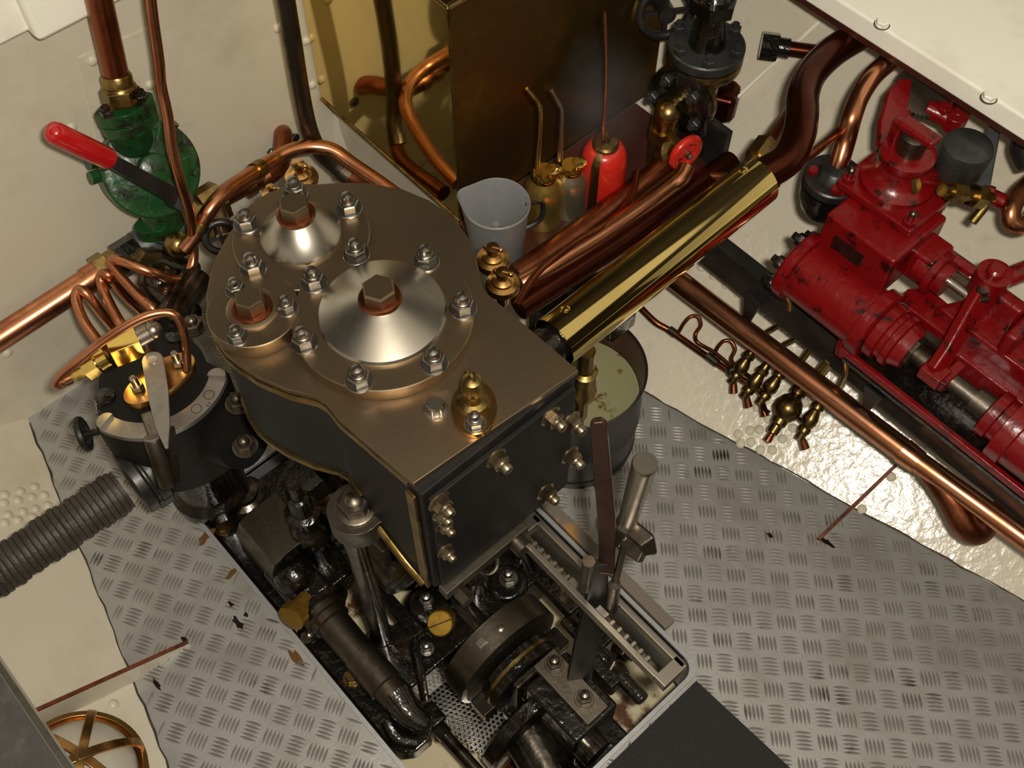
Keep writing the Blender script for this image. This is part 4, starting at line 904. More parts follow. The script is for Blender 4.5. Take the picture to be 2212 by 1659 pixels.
# red handwheel drain valve below the elbow
rvv = thing('handwheel_valve', 'bronze valve with a small bright red handwheel below the black stop valve', 'valve', ex_ - UP * .13)
q = ex_ - UP * .056
obj('valve_body', MB().lathe([(.014, -.072), (.014, -.058), (.0175, -.056), (.0175, -.044), (.0155, -.042), (.0155, -.030), (.0185, -.028), (.0185, -.010), (.0165, -.006), (.0165, 0)], Matrix.Translation(q), 24), 'brass_dull', rvv)
wc = Q1(1481, 329, -.655); wa = (wc - (q - UP * .018)).normalized()
obj('valve_bonnet', MB().lathe([(.017, 0), (.017, .02), (.021, .022), (.021, .036), (.013, .038), (.012, (wc - q + UP * .018).length * .8), (.005, (wc - q + UP * .018).length)], frame(q - UP * .018, wa), 20), 'brass_dull', rvv)
wm = frame(wc, (E1 * .95 - E2 * .12))
wh = MB(); k = 8
wh.torus(.0215, .0068, wm, 40, 10); wh.box(.040, .007, .005, wm).box(.007, .040, .005, wm)
obj('red_handwheel', wh, 'red_bright', rvv)
obj('wheel_nut', MB().hexa(.005, .012, wm), 'steel', rvv)
# pipe runs in front of the shelf (all athwart)
def run(name, pix, zs, r, m, lab, **k):
    pts = [P(u, v, z) for (u, v), z in zip(pix, zs)]
    return solo(name, MB().tube(pts, r, 18, **k), m, lab, 'pipe')
run('bend_pipe', [(1128, 612), (1200, 570), (1300, 508), (1400, 440), (1448, 404), (1472, 385), (1484, 362)], [.34, .35, .35, .35, .35, .355, .36], .0125, 'copper', 'copper pipe curving up behind the red handwheel from the engine side')
run('main_pipe', [(1115, 600), (1200, 543), (1300, 470), (1400, 392), (1462, 345)], [.305, .305, .305, .305, .305], .0195, 'copper_dull', 'wide dull copper pipe lying along the edge of the oil can shelf')
run('return_pipe', [(1120, 665), (1230, 595), (1340, 522), (1470, 430), (1580, 350)], [.33, .33, .33, .33, .33], .017, 'copper_dark', 'dark copper pipe running parallel below the brass lagged tube')
run('sight_pipe', [(1376, 372), (1368, 415), (1345, 455), (1300, 490), (1240, 525), (1160, 590), (1115, 660)], [.33, .335, .345, .36, .365, .37, .37], .0048, 'copper_dull', 'hair-thin copper pipe dropping from the bronze valve towards the engine')
run('crossover_pipe', [(1300, 520), (1350, 490), (1395, 482), (1410, 500), (1412, 530)], [.30, .30, .29, .26, .22], .0055, 'copper_dull', 'small bent copper pipe seen between the shelf pipes and the lagged tube')
run('jumper_pipe', [(1482, 388), (1530, 380), (1590, 384), (1630, 392)], [.33, .34, .35, .36], .006, 'copper_dull', 'short dark copper pipe bridging towards the capped end of the brass tube')
ep = solo('black_bracket', MB().box(.10, .05, .035, fz(G(-.60, .70, .24))).box(.03, .34, .02, fz(G(-.635, .80, .23))), 'black_oily', 'oily black bracket under the copper pipes beside the engine', 'bracket', bevel=.004)
# lagged steam pipe
l0, l1 = P(1196, 741, .520), P(1662, 408, .520)
dL = (E2 + E1 * -.02).normalized(); l1 = l0 + dL * (l1 - l0).length
stm = thing('lagged_steam_pipe', 'large pipe sheathed in polished brass leading diagonally from the engine chest', 'steam pipe', (l0 + l1) / 2 - UP * .04)
LL = (l1 - l0).length
obj('brass_sheath', MB().lathe([(.0285, 0), (.0292, .0005), (.0292, LL - .0005), (.0285, LL), (.0272, LL), (.0272, 0), (.0285, 0)], frame(l0, dL), 72, cap=False), 'brass_sheet', stm)
obj('inner_pipe', MB().rod(l0 - dL * .03, l0 + dL * (LL - .01), .0225, 28), 'black_oily', stm)
for t in (.075, .93):
    c = l0 + dL * LL * t + (UP * .8 + (-E1 * .30)).normalized() * .0285
    obj('sheath_screw', MB().lathe([(.0058, 0), (.0056, .0015), (.0035, .0032), (.0001, .0037)], frame(c, UP * .8 - E1 * .3), 20), 'brass', stm)
obj('steam_elbow', MB().tube([l1 - dL * .05, l1 - dL * .0 + UP * .005, P(1700, 345, .53), P(1724, 300, .535), P(1733, 250, .535), P(1735, 205, .530), P(1752, 160, .525), P(1795, 115, .520), P(1850, 80, .520), P(1905, 55, .52)], .0195, 24), 'copper_dark', stm)
obj('end_clip', MB().rod(l0 + dL * (LL * .985), l0 + dL * (LL * 1.04), .0215, 28), 'copper_dark', stm)
# ---------------- starboard side ----------------
cpd = thing('capped_pipe', 'short dark pipe stub with a hexagonal cap, upper right wall', 'pipe', P(1740, 105, .40))
s0, s1 = P(1650, 98, .42), P(1765, 113, .42)
obj('pipe_stub', MB().rod(s0, s1, .0105, 20), 'copper_dark', cpd); obj('hex_cap', MB().rod(s0 - (s1 - s0).normalized() * .004, s0 + (s1 - s0) * .27, .020, 6).rod(s0 + (s1 - s0) * .25, s0 + (s1 - s0) * .48, .014, 20), 'black_oily', cpd)
un = thing('union_pipe', 'thin pipe with a bronze union rising behind the dark bend of the steam pipe', 'pipe', P(1640, 340, .42))
obj('copper_pipe', MB().tube([P(1618, 375, .44), P(1645, 330, .44), P(1690, 265, .43), P(1725, 215, .42)], .0085, 14), 'copper_dull', un)
u0, u1 = P(1632, 348, .44), P(1658, 312, .44)
obj('union_nut', MB().rod(u0, u1, .017, 6).rod(u0 - (u1 - u0) * .4, u0, .013, 20), 'brass_dull', un)
# pipe down to the black flange of the red pump
pf = thing('pump_steam_pipe', 'copper pipe bending down into the round black flange of the red pump', 'pipe', P(1808, 395, .42))
obj('copper_pipe', MB().tube([P(1965, 100, .53), P(1925, 130, .525), P(1885, 165, .52), P(1856, 210, .51), P(1840, 255, .50), P(1828, 300, .475), P(1812, 355, .45), P(1804, 385, .43)], .0125, 18), 'copper', pf)
fc = P(1800, 388, .432)
obj('pipe_flange', MB().lathe([(.036, -.006), (.038, -.004), (.038, .006), (.036, .008)], Matrix.Translation(fc), 40), 'black_paint', pf)
obj('flange_boss', MB().lathe([(.024, .008), (.018, .02), (.015, .022)], Matrix.Translation(fc), 28), 'black_paint', pf)
obj('flange_block', MB().lathe([(.030, -.05), (.036, -.03), (.038, -.008)], Matrix.Translation(fc), 40), 'black_oily', pf)
for k in range(4):
    a = math.radians(90 * k + 40); put('flange_nut', proto('flange_nut', MB().hexa(.007, .008), 'red_paint'), pf, Matrix.Translation(fc + Vector((.028 * math.cos(a), .028 * math.sin(a), .008))))
solo('gauge_pipe', MB().tube([P(1735, 345, .50), P(1770, 320, .49), P(1810, 285, .48), P(1840, 245, .48), P(1870, 195, .50), P(1905, 130, .52), P(1925, 100, .525)], .0058, 12), 'copper_dull', 'narrow copper pipe crossing behind the two bends at upper right', 'pipe')
# black bearer beam
bm = thing('pump_bearer', 'long black steel beam carrying the red pump along the right side', 'beam', G(-.3, .86, .20))
obj('beam_web', MB().box(.80, .004, .050, fz(G(-.170, .880, .241))), 'black_paint', bm)
obj('beam_flange', MB().box(.80, .022, .005, fz(G(-.170, .889, .268))), 'black_paint', bm)
obj('beam_top_plate', MB().box(.50, .030, .006, fz(G(.0, .884, .294))), 'black_paint', bm); obj('beam_riser', MB().box(.50, .004, .035, fz(G(.0, .872, .278))), 'black_paint', bm)
obj('beam_bottom', MB().box(.80, .045, .005, fz(G(-.170, .901, .216))), 'black_paint', bm)
for (u, v), (u2, v2) in (((1632, 640), (1614, 690)), ((1892, 842), (1872, 880))):
    p, q = Q2(u, v, .866), Q2(u2, v2, .862)
    obj('beam_bracket', flatbar([p + E2 * .012, p - E2 * .004, q], [.030, .030, .012], .006, E2), 'black_paint', bm, .001)
obj('beam_skirt', MB().box(.50, .003, .012, fz(G(.0, .881, .213))), 'iron_grey', bm)
# ---------------- red steam pump ----------------
X0 = G(-.410, .8695, .360)
def F(x, y, z): return X0 + E1 * x + E2 * y + UP * z
rp = thing('steam_pump', 'red painted direct-acting steam pump on the black beam, right side', 'steam pump', F(.2, 0, -.075))
obj('steam_cylinder', MB().lathe([(.045, -.012), (.0475, -.010), (.0475, .002), (.041, .004), (.041, .105), (.047, .107), (.047, .122), (.044, .124)], frame(X0, E1), 56), 'red_paint', rp)
obj('cylinder_head', MB().lathe([(.030, -.018), (.0455, -.013), (.0455, -.012)], frame(X0, E1), 44), 'red_paint', rp)
hbm = proto('head_bolt', MB().hexa(.009, .010).cyl(.005, .016), 'black_oily')
for k in range(6): 
    a = math.radians(60 * k + 25); put('head_bolt', hbm, rp, frame(F(-.013, .038 * math.cos(a), .038 * math.sin(a)), -E1))
obj('cylinder_neck', MB().lathe([(.036, .124), (.038, .126), (.038, .138), (.033, .140), (.033, .146), (.036, .148), (.036, .156), (.031, .158), (.026, .172)], frame(X0, E1), 44), 'red_paint', rp)
# valve chest on top
vch = obj('valve_chest', MB().box(.104, .105, .066, fz(F(.048, .070, .058))), 'red_paint', rp, .005)
obj('chest_gap', MB().box(.045, .004, .020, fz(F(.040, .0165, .058))), 'black_oily', vch)
obj('chest_side', MB().box(.035, .045, .05, fz(F(.112, .085, .050))), 'red_paint', rp, .006)
obj('chest_flange', MB().box(.112, .098, .012, fz(F(.032, .106, .098))), 'red_paint', rp, .003)
stb = proto('chest_stud', MB().hexa(.0085, .008).cyl(.005, .014).lathe([(.0045, -.065), (.0045, 0)], n=12), 'red_paint')
sth = proto('stud_end', MB().lathe([(.0042, .010), (.0042, .020), (.002, .022)], n=12), 'steel_dark')
for x, y in ((-.014, .066), (.078, .066), (.078, .146), (-.014, .146)):
    put('chest_stud', stb, rp, Matrix.Translation(F(x, y, .104))); put('stud_end', sth, rp, Matrix.Translation(F(x, y, .104)))
TB = F(.026, .110, .104)
obj('chest_bonnet', MB().lathe([(.046, 0), (.046, .007), (.041, .010), (.033, .016), (.029, .026), (.028, .034), (.031, .036), (.033, .040), (.033, .050), (.030, .052), (.020, .053)], Matrix.Translation(TB), 44), 'red_paint', rp)
obj('governor_spindle', MB().lathe([(.017, .052), (.017, .078), (.014, .080)], Matrix.Translation(TB), 28), 'steel_dark', rp)
obj('maker_plate', MB().lathe([(.0001, 0), (.009, 0), (.0085, .001), (.0001, .0012)], frame(TB + V3(.010, -.030, .026), V3(.25, -.8, .55)) @ Matrix.Diagonal((1.3, .75, 1, 1)), 24), 'brass_dull', rp)
yk = MB(); yk.box(.014, .014, .040, fz(TB + UP * .066 - E1 * .024)); yk.box(.05, .020, .012, fz(TB + UP * .084 + E1 * .002))
obj('yoke', yk, 'red_paint', rp, .004)
gq = [P(1946, 168, .525), P(1972, 170, .525), P(1968, 260, .50), P(1950, 340, .485), P(1928, 345, .485), P(1902, 308, .495), P(1903, 262, .505), P(1922, 195, .52)]
gn = (gq[2] - gq[0]).cross(gq[5] - gq[0]).normalized(); gn = gn if gn.dot(CAM - gq[0]) > 0 else -gn
mbg = MB(); ng = len(gq); mbg.add(gq + [p - gn * .012 for p in gq], [tuple(range(ng)), tuple(reversed(range(ng, 2 * ng)))] + [(k, ng + k, ng + (k + 1) % ng, (k + 1) % ng) for k in range(ng)])
obj('gear_guard', mbg, 'red_paint', rp, .002)
gm = frame(P(1996, 196, .515), (UP * .85 - E2 * .25 + E1 * .25))
gv = []
for i in range(80):
    r = .036 if i % 2 else .0338; t = 2 * math.pi * i / 80; gv.append((r * math.cos(t), r * math.sin(t)))
obj('gear_wheel', MB().prism(gv, -.005, .005, gm), 'steel_dark', rp)
cs = MB(); c0 = P(2000, 232, .505); c1 = P(2062, 262, .500)
cs.rod(c0, c1, .012, 18).rod(c1 - UP * .010, c1 + UP * .012, .014, 20).rod(along(c0, c1, .55) - UP * .006, along(c0, c1, .55) + UP * .016, .010, 6)
cs.rod(c1, P(2082, 225, .505), .013, 18)
obj('adjusting_bracket', cs, 'red_paint', rp, .002)
obj('side_spigot', MB().rod(TB + UP * .026 + E1 * .020, P(2020, 388, .470), .0125, 24), 'red_paint', rp)
# valve gland, valve rods, link block
gx = F(.118, .078, .050)
obj('rod_gland', MB().lathe([(.024, -.01), (.024, .008), (.030, .010), (.030, .018), (.022, .020), (.022, .032)], frame(gx, E1), 32), 'red_paint', rp)
obj('gland_stud', MB().rod(gx + E2 * .024 + UP * .01, gx + E2 * .024 + UP * .01 + E1 * .045, .008, 6).rod(gx + E2 * .024 + UP * .01 + E1 * .0, gx + E2 * .024 + UP * .01 + E1 * .058, .0045, 12), 'red_paint', rp)
obj('valve_rod', MB().rod(gx + E1 * .02, gx + E1 * .075, .0065, 18), 'steel', rp)
obj('guide_rod', MB().rod(gx + E2 * .024 + E1 * .02, gx + E2 * .024 + E1 * .09, .0048, 16), 'steel', rp)
lb = MB(); lb.box(.020, .022, .022, fz(gx + E1 * .062 + E2 * .020 + UP * .006)); lb.box(.018, .022, .020, fz(gx + E1 * .072 - E2 * .006)); obj('link_block', lb, 'red_paint', rp, .004)
put('link_nut', proto('link_nut', MB().hexa(.008, .009), 'black_oily'), rp, Matrix.Translation(gx + E1 * .062 + E2 * .020 + UP * .017)); put('link_nut', bpy.data.meshes['link_nut'], rp, Matrix.Translation(gx + E1 * .072 - E2 * .006 + UP * .010))
obj('drag_link', MB().rod(gx + E1 * .07 + E2 * .02, gx + E1 * .12 + E2 * .02, .005, 14), 'red_paint', rp)
# frame and piston rod
cr_ = [(.115, -.044), (.40, -.044), (.40, -.036), (.115, -.036)]
obj('frame_rail', MB().box(.34, .008, .012, fz(F(.27, -.034, -.038))), 'red_paint', rp, .002)
obj('frame_rail', MB().box(.34, .016, .030, fz(F(.27, .046, -.016))), 'red_paint', rp, .004)
obj('frame_pan', MB().box(.30, .085, .006, fz(F(.26, .004, -.048))), 'black_oily', rp)
obj('frame_cover', MB().prism([(.118, .036), (.20, .036), (.20, .075), (.13, .080), (.112, .06)], .0, .018, Matrix.Translation(X0) @ Matrix.Rotation(A1, 4, 'Z')), 'red_paint', rp, .005)
obj('piston_rod', MB().rod(F(.12, .004, -.004), F(.30, .004, -.004), .0125, 28), 'steel_dark', rp)
obj('rod_nut', MB().rod(F(.160, .004, -.004), F(.176, .004, -.004), .021, 8).box(.026, .010, .012, fz(F(.182, .020, .012))), 'steel_dark', rp)
obj('rod_nut', MB().rod(F(.262, .004, -.004), F(.288, .004, -.004), .018, 24), 'steel_dark', rp)
obj('water_cylinder', MB().lathe([(.026, .284), (.031, .286), (.031, .298), (.028, .300), (.028, .308), (.044, .310), (.044, .328), (.041, .330), (.041, .42), (.048, .422), (.048, .44)], frame(X0, E1), 52), 'red_paint', rp)
# rocking lever and its standard
obj('rocker_arm', flatbar([F(.188, .088, .075), F(.194, .058, .062), F(.205, .012, .030), F(.210, -.012, .012)], [.028, .026, .022, .026], .015, E1 * .8 + UP * .6), 'red_paint', rp, .004)
obj('arm_fork', MB().box(.030, .026, .020, fz(F(.210, -.012, .008))).box(.014, .044, .018, fz(F(.224, .002, .004))), 'red_paint', rp, .003)
obj('rocker_boss', MB().rod(F(.188, .092, .050), F(.188, .092, .092), .021, 32), 'red_paint', rp)
obj('rocker_pin', MB().lathe([(.011, 0), (.011, .006), (.008, .009)], Matrix.Translation(F(.188, .092, .092)), 24), 'red_paint', rp)
obj('frame_standard', MB().prism([(.155, .05), (.32, .05), (.36, .075), (.27, .125), (.19, .125)], -.02, .035, Matrix.Translation(X0) @ Matrix.Rotation(A1, 4, 'Z')), 'red_paint', rp, .008)
obj('standard_rib', MB().box(.018, .06, .045, fz(F(.25, .080, .045))).box(.05, .02, .05, fz(F(.215, .095, .045))), 'red_paint', rp, .006)
obj('tie_link', MB().rod(F(.195, .098, .078), F(.235, .20, .09), .012, 16), 'red_paint', rp)
# drain elbow and drain pipes
obj('drain_elbow', MB().tube([F(.106, -.030, -.018), P(1846, 722, .325), P(1828, 738, .315), P(1820, 762, .295)], .0100, 16), 'red_paint', rp)
# ---------------- displacement lubricator ----------------
lub = thing('lubricator', 'dark grey round lubricator pot on a brass pipe beside the red pump', 'lubricator', P(2060, 400, .46))
lc = P(2078, 345, .50)
obj('pot', MB().lathe([(.008, -.055), (.010, -.040), (.022, -.030), (.0285, -.015), (.030, .005), (.0305, .018), (.029, .024), (.020, .029), (.0001, .031)], Matrix.Translation(lc), 36), 'iron_grey', lub)
m0 = TB + UP * .030 + E1 * .055; m1 = P(2140, 430, .46)
obj('brass_stem', MB().rod(lc - UP * .05, lc - UP * .085, .008, 16).rod(m0, m1, .0085, 16), 'brass_dull', lub)
obj('stem_nut', MB().rod(along(m0, m1, .15), along(m0, m1, .42), .013, 6).rod(along(m0, m1, .62), along(m0, m1, .82), .015, 6), 'brass_dull', lub)
obj('tee_key', MB().rod(m1, P(2100, 480, .44), .006, 12).rod(along(m0, m1, .80), m1, .008, 12), 'brass_dull', lub)
obj('red_coupling', MB().rod(P(2120, 415, .455), P(2175, 440, .45), .010, 16).rod(P(2130, 420, .455), P(2142, 425, .455), .013, 6), 'red_paint', lub)
solo('flat_strut', flatbar([P(2152, 262, .52), P(2122, 425, .44)], .014, .004, E2), 'zinc_grey', 'flat grey steel bar standing behind the round lubricator pot', 'bar')
solo('elbow_pipe', MB().tube([P(2245, 380, .46), P(2208, 412, .46), P(2186, 450, .455), P(2186, 478, .445), P(2205, 488, .44), P(2225, 478, .44), P(2250, 450, .44)], .0115, 20), 'copper', 'curved copper elbow cut off by the right edge above the red pump', 'pipe')
solo('pipe_bulb', MB().tube([P(2222, 280, .50), P(2218, 320, .49), P(2230, 360, .48)], [.018, .02, .016], 18), 'black_paint', 'dark round pipe end under the bench at the right edge', 'pipe')
# ---------------- long copper pipe with a tee ----------------
lp_ = thing('long_copper_pipe', 'long straight copper pipe running diagonally along the lower right side', 'pipe', G(-.3, .85, .18))
a_, b_ = P(1440, 588, .2), P(1965, 984, .2)
obj('copper_pipe', MB().rod(a_, b_, .0165, 28), 'copper', lp_)
c_ = P(2080, 1068, .2); d__ = P(2280, 1212, .2)
obj('pipe_sleeve', MB().rod(P(1950, 973, .2), P(1985, 999, .2), .0178, 28, .016), 'copper', lp_)
obj('copper_pipe', MB().rod(P(1980, 995, .2), d__, .0145, 28), 'copper', lp_)
obj('swept_branch', MB().tube([P(2000, 1010, .195), P(2050, 1070, .185), P(2085, 1135, .165), P(2115, 1150, .155), P(2145, 1120, .155), P(2190, 1072, .16), P(2215, 1045, .165)], [.014, .018, .018, .016, .0145, .0145, .0145], 20), 'copper_dull', lp_)
# ---------------- drain cocks ----------------
def cock(a, b, s, lab, key, big=1.):
    A, B = P(a[0], a[1], .135), P(b[0], b[1], .095); L = (B - A).length
    t = thing('drain_cock', lab, 'drain cock', B - UP * .02, 'bronze drain cocks under the long copper pipe'); M = frame(A, B - A)
    r = .0075 * s
    obj('cock_body', MB().lathe([(r * .8, -.01), (r * .9, 0), (r * 1.25, L * .06), (r * 1.25, L * .16), (r * .9, L * .20), (r * 1.1 * big, L * .28), (r * 1.45 * big, L * .42), (r * 1.45 * big, L * .55), (r * 1.0 * big, L * .66), (r * 1.2, L * .70), (r * 1.2, L * .80), (r * .9, L * .84), (r * .9, L * 1.0), (r * .5, L * 1.02)], M, 20), 'brass_dark', t)
    obj('cock_key', MB().rod(B - (B - A).normalized() * .006, P(key[0], key[1], .085), .0042, 12, .0062), 'copper_dull', t)
cock((1622, 762), (1580, 826), 1., 'bronze drain cock nearest the thin manifold tube, first from the left', (1585, 848))
cock((1652, 795), (1606, 858), 1., 'bronze drain cock second from the left under the copper pipe', (1617, 878))
cock((1690, 800), (1640, 872), 1., 'bronze drain cock third from the left, middle of the five', (1653, 898))
cock((1732, 835), (1668, 935), 1.25, 'fattest bronze drain cock with a swollen body, second from the right', (1658, 952), 1.5)
cock((1772, 870), (1726, 948), 1., 'bronze drain cock at the right end, apart from the others', (1740, 968))
# manifold tubes
mf = thing('drain_manifold', 'thin red-brown copper manifold tube with two hooped branches on the right hull', 'pipe', P(1480, 740, .05))
obj('manifold_tube', MB().tube([P(1375, 655, .09), P(1415, 695, .085), P(1450, 716, .08), P(1520, 765, .08), P(1580, 805, .085), P(1650, 850, .09)], .0052, 12), 'copper_dull', mf)
obj('hoop_branch', MB().tube([P(1466, 718, .082), P(1478, 698, .10), P(1492, 684, .11), P(1508, 684, .11), P(1514, 702, .105), P(1503, 722, .10), P(1508, 740, .09), P(1545, 762, .09), P(1590, 800, .09)], .0028, 10), 'copper_dull', mf)
obj('hoop_branch', MB().tube([P(1543, 765, .085), P(1552, 748, .10), P(1565, 736, .11), P(1580, 738, .11), P(1588, 755, .105), P(1580, 775, .10), P(1588, 790, .10)], .0028, 10), 'copper_dull', mf)
obj('joint_sleeve', MB().rod(P(1446, 712, .081), P(1460, 722, .081), .0068, 14), 'steel_dark', mf); obj('joint_sleeve', MB().rod(P(1528, 768, .081), P(1550, 785, .081), .0068, 14), 'steel_dark', mf); obj('joint_ball', MB().ball(.010, Matrix.Translation(P(1582, 802, .088)), 16), 'steel_dark', mf)
for nm, pts, r in (('drain_tube', [F(-.004, -.035, -.02), F(-.03, -.045, -.03), F(-.035, -.05, -.05), F(-.015, -.055, -.075), F(-.01, -.05, -.10)], .0048), ):
    solo('drain_tube', MB().tube([P(1716, 612, .33), P(1690, 592, .33), P(1676, 600, .32), P(1683, 622, .30), P(1705, 645, .28), P(1708, 668, .26)], .0045, 12), 'brass_dull', 'hooked drain tube under the left end of the red cylinder', 'pipe')
for i, (p, q, lab) in enumerate((((1795, 655), (1640, 728), 'leftmost thin drain tube slanting under the black beam'), ((1835, 690), (1680, 752), 'second thin drain tube slanting under the black beam'))):
    solo('drain_tube', MB().tube([P(p[0], p[1], .30), P((p[0] + q[0]) / 2 - 6, (p[1] + q[1]) / 2 - 4, .22), P(q[0], q[1], .15)], .0045, 10), 'brass_dull', lab, 'pipe')
solo('drain_tube', MB().tube([P(1760, 740, .20), P(1735, 775, .17), P(1715, 800, .14)], .0045, 10), 'brass_dull', 'third thin drain tube just left of the thick bronze one', 'pipe')
solo('drain_tube', MB().tube([P(1826, 760, .285), P(1828, 800, .24), P(1818, 830, .19), P(1806, 845, .15)], .0045, 10), 'brass_dull', 'bent drain tube hanging from the red elbow', 'pipe')
solo('drain_stub', MB().rod(P(1795, 775, .22), P(1765, 815, .15), .0085, 14), 'brass_dull', 'thick bronze stub between beam and long copper pipe', 'pipe')
for pts in ([(1600, 800), (1622, 815), (1640, 828)], [(1648, 850), (1650, 880), (1662, 892)], [(1700, 880), (1680, 910), (1662, 925)], [(1712, 892), (1735, 912), (1745, 922)]):
    obj('link_tube', MB().tube([P(u, v, .098) for u, v in pts], .003, 8), 'copper_dark', mf)
# ---------------- bucket ----------------
bk = V3(.092, .846, 0); bu = thing('bucket', 'round black bucket with a red inside holding murky oily water, right of the engine', 'bucket', bk)
M = Matrix.Translation(bk); r = .0955
obj('bucket_shell', MB().lathe([(.0001, .0), (r * .97, .0), (r * .97, .012), (r * .99, .014), (r * .99, .018), (r * .97, .020), (r * .985, .06), (r * .995, .08), (r, .084), (r * .99, .088), (r, .183), (r * 1.012, .186), (r * 1.012, .190), (r * .988, .191), (r * .985, .186), (r * .955, .09), (.0001, .09)], M, 64), 'black_paint', bu)
obj('bucket_lining', MB().lathe([(r * .958, .1), (r * .983, .1865), (r * .972, .1865), (r * .945, .1)], M, 64, cap=False), 'wood_red', bu)
obj('murky_water', MB().cyl(r * .948, .003, Matrix.Translation(bk + UP * .125), 64), 'emulsion', bu)
dpv = thing('drip_valve', 'small brass drain valve hanging from the engine chest over the bucket', 'valve', P(1262, 850, .36))
q = P(1265, 790, .44)
obj('valve_body', MB().lathe([(.008, -.11), (.008, -.07), (.014, -.065), (.016, -.05), (.012, -.042), (.012, -.03), (.015, -.028), (.015, -.012), (.010, -.008), (.010, .03)], Matrix.Translation(q), 20), 'brass_dull', dpv)
# ---------------- small floor pieces ----------------
solo('wooden_strip', MB().box(.255, .018, .012, fz(G(-.383, .523, .006))), 'wood_bar', 'worn wooden strip on the floor along the right edge of the engine pit', 'strip', bevel=.001)
mt = [P(1503, 1466, 0), P(1700, 1680, 0)]
ma, mb_ = mt[0].dot(E1), mt[0].dot(E2)
solo('floor_mat', MB().prism([tuple(G(a, b, 0).xy) for a, b in [(-.178, mt[0].dot(E2) - .004), (.42, mt[0].dot(E2) + .02), (.42, .05), (-.178, .05)]], .0, .008), 'carpet', 'black carpet floor mat on the tread plate below the engine pit', 'mat')
def hull_z(side, p):
    a = p.dot(E1); d = (p.dot(E2) - lr(a)) if side > 0 else (ll(a) - p.dot(E2))
    return 0. if d <= 0 else hull_pt(side, a, d).z
def rib_plate(name, pix, lifts, side, th):
    tops = []
    for (u, v), h in zip(pix, lifts):
        d = ray(u, v); p = P(u, v, h)
        for i in range(500, 4200):
            q = CAM + d * (i * .0006 + .2)
            if q.z <= hull_z(side, q) + h: p = q; break
        tops.append(p)
    w = E1 * th / 2; vs = []; fs = []
    for p in tops:
        b = Vector((p.x, p.y, hull_z(side, p) - .004)); vs += [b - w, b + w, p + w, p - w]
    m = len(tops)
    for i in range(m - 1):
        for k in range(4): fs.append((4 * i + k, 4 * i + (k + 1) % 4, 4 * i + 4 + (k + 1) % 4, 4 * i + 4 + k))
    fs += [(3, 2, 1, 0), tuple(4 * (m - 1) + k for k in range(4))]
    o_ = tag(obj(name, MB().add(vs, fs), 'cream'), kind='structure')
    e = MB(); vv = []
    for p in tops: vv += [p - w * 1.15 - UP * .003, p + w * 1.15 - UP * .003, p + w * 1.15 + UP * .0008, p - w * 1.15 + UP * .0008]
    obj('rusted_edge', e.add(vv, fs), 'rust', o_); return o_
rib_plate('trim_7', lerp_pix((405, 1386), (30, 1555), 12), [.010, .018, .026, .034, .042, .046, .048, .05, .05, .05, .05, .05, .05], -1, .004)
rib_plate('trim_8', lerp_pix((1768, 1165), (1935, 1005), 10), [.006, .010, .012, .014, .014, .014, .012, .010, .008, .006, .004], 1, .004)
for nm, f_, sg in (('trim_9', lr, 1), ('trim_10', ll, -1)):
    mbx = MB(); pts = []
    for i in range(90):
        a = BK + .01 + (NEAR - BK - .02) * i / 89; pts.append(G(a, f_(a) + random.uniform(-.0018, .0018), .0005))
    tag(obj(nm, mbx.tube(pts, [random.uniform(.0008, .0019) for _ in pts], 6, smooth=False, flat=1.), 'grime'), kind='structure')
# ---------------- bottom left: side seat and bulkhead lamp ----------------
sb = thing('corner_bench', 'dark grey seat top with a pale metal edge in the bottom left corner', 'bench', G(-.2, -.30, .40))
e20 = P(85, 1550, .42).dot(E2)
obj('bench_slab', MB().box(1.2, .30, .014, fz(G(-.2, e20 - .156, .421))), 'bench_top', sb)
obj('edge_strip', MB().box(1.2, .007, .022, fz(G(-.2, e20 - .003, .418))), 'steel_bright', sb, .001)
lm = P(195, 1620, .10); p_, a_h, d_h = on_hull(172, 1690, -1)
lf = thing('bulkhead_lamp', 'round bulkhead lamp with a milky glass and a brass cage, bottom left', 'lamp', p_)
n0 = hull_n(-1, a_h, max(d_h, .05)); n0 = (n0 + UP * .6).normalized(); M = frame(p_ + n0 * .002, n0, E1) @ Matrix.Scale(1.14, 4)
obj('lamp_base', MB().lathe([(.070, 0), (.072, .002), (.072, .010), (.066, .014)], M, 56), 'bronze', lf)
obj('lamp_glass', MB().lathe([(.060, .012), (.0605, .020), (.056, .034), (.045, .047), (.028, .056), (.010, .060), (.0001, .0605)], M, 56), 'glass_milky', lf)
obj('cage_ring', MB().lathe([(.064, .012), (.070, .012), (.070, .026), (.064, .026), (.064, .012)], M, 56), 'bronze', lf, .001)
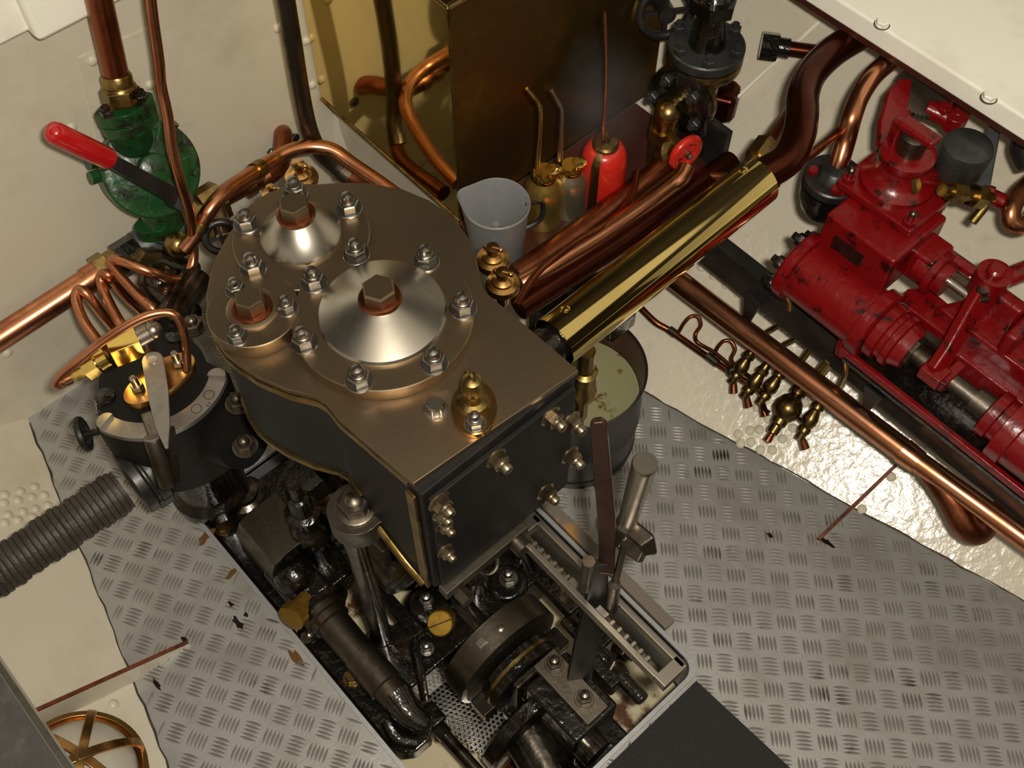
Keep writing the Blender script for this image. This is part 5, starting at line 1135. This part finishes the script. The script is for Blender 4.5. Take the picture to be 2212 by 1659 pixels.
for ang in (20, 80, 140):
    a = math.radians(ang); dd = Vector((math.cos(a), math.sin(a), 0)); pts = []
    for i in range(17):
        t = math.pi * i / 16; pts.append(M @ (dd * (-.067 * math.cos(t)) + Vector((0, 0, .022 + .048 * math.sin(t)))))
    obj('cage_bar', flatbar(pts, .005, .011, M.to_3x3() @ dd.cross(Vector((0, 0, 1)))), 'bronze', lf, .001)
obj('cage_clamp', MB().box(.014, .012, .012, M @ Matrix.Translation((-.055, -.045, .026))).box(.014, .012, .012, M @ Matrix.Translation((-.030, -.062, .026))), 'bronze', lf, .001)

# ---------------- a faint wisp of steam over the red can ----------------
wm_ = bpy.data.materials.new('steam'); wm_.use_nodes = True; nt = wm_.node_tree; nt.nodes.remove(nt.nodes['Principled BSDF'])
vo = nt.nodes.new('ShaderNodeVolumePrincipled'); vo.inputs['Color'].default_value = (.9, .9, .95, 1); MATS['steam'] = wm_
tcx = nt.nodes.new('ShaderNodeTexCoord'); sx = nt.nodes.new('ShaderNodeTexGradient'); sx.gradient_type = 'SPHERICAL'
nzx = nt.nodes.new('ShaderNodeTexNoise'); nzx.inputs['Scale'].default_value = 22; nzx.inputs['Detail'].default_value = 3
mpx = nt.nodes.new('ShaderNodeMapping'); mpx.inputs['Scale'].default_value = (14, 14, 9)
m1 = nt.nodes.new('ShaderNodeMath'); m1.operation = 'MULTIPLY'; m2 = nt.nodes.new('ShaderNodeMath'); m2.operation = 'MULTIPLY'; m2.inputs[1].default_value = 3.2
nt.links.new(tcx.outputs['Object'], mpx.inputs['Vector']); nt.links.new(mpx.outputs['Vector'], sx.inputs['Vector']); nt.links.new(tcx.outputs['Object'], nzx.inputs['Vector'])
nt.links.new(sx.outputs['Fac'], m1.inputs[0]); nt.links.new(nzx.outputs['Fac'], m1.inputs[1]); nt.links.new(m1.outputs['Value'], m2.inputs[0]); nt.links.new(m2.outputs['Value'], vo.inputs['Density'])
nt.links.new(vo.outputs['Volume'], nt.nodes['Material Output'].inputs['Volume'])
wc_ = Q1(1300, 215, -.735)
tag(obj('steam_wisp', MB().ball(1, Matrix.Translation(wc_) @ Matrix.Diagonal((.07, .07, .11, 1)), 20), 'steam', None, base=wc_), 'faint wisp of steam drifting above the red oil can', 'steam', None, 'stuff')
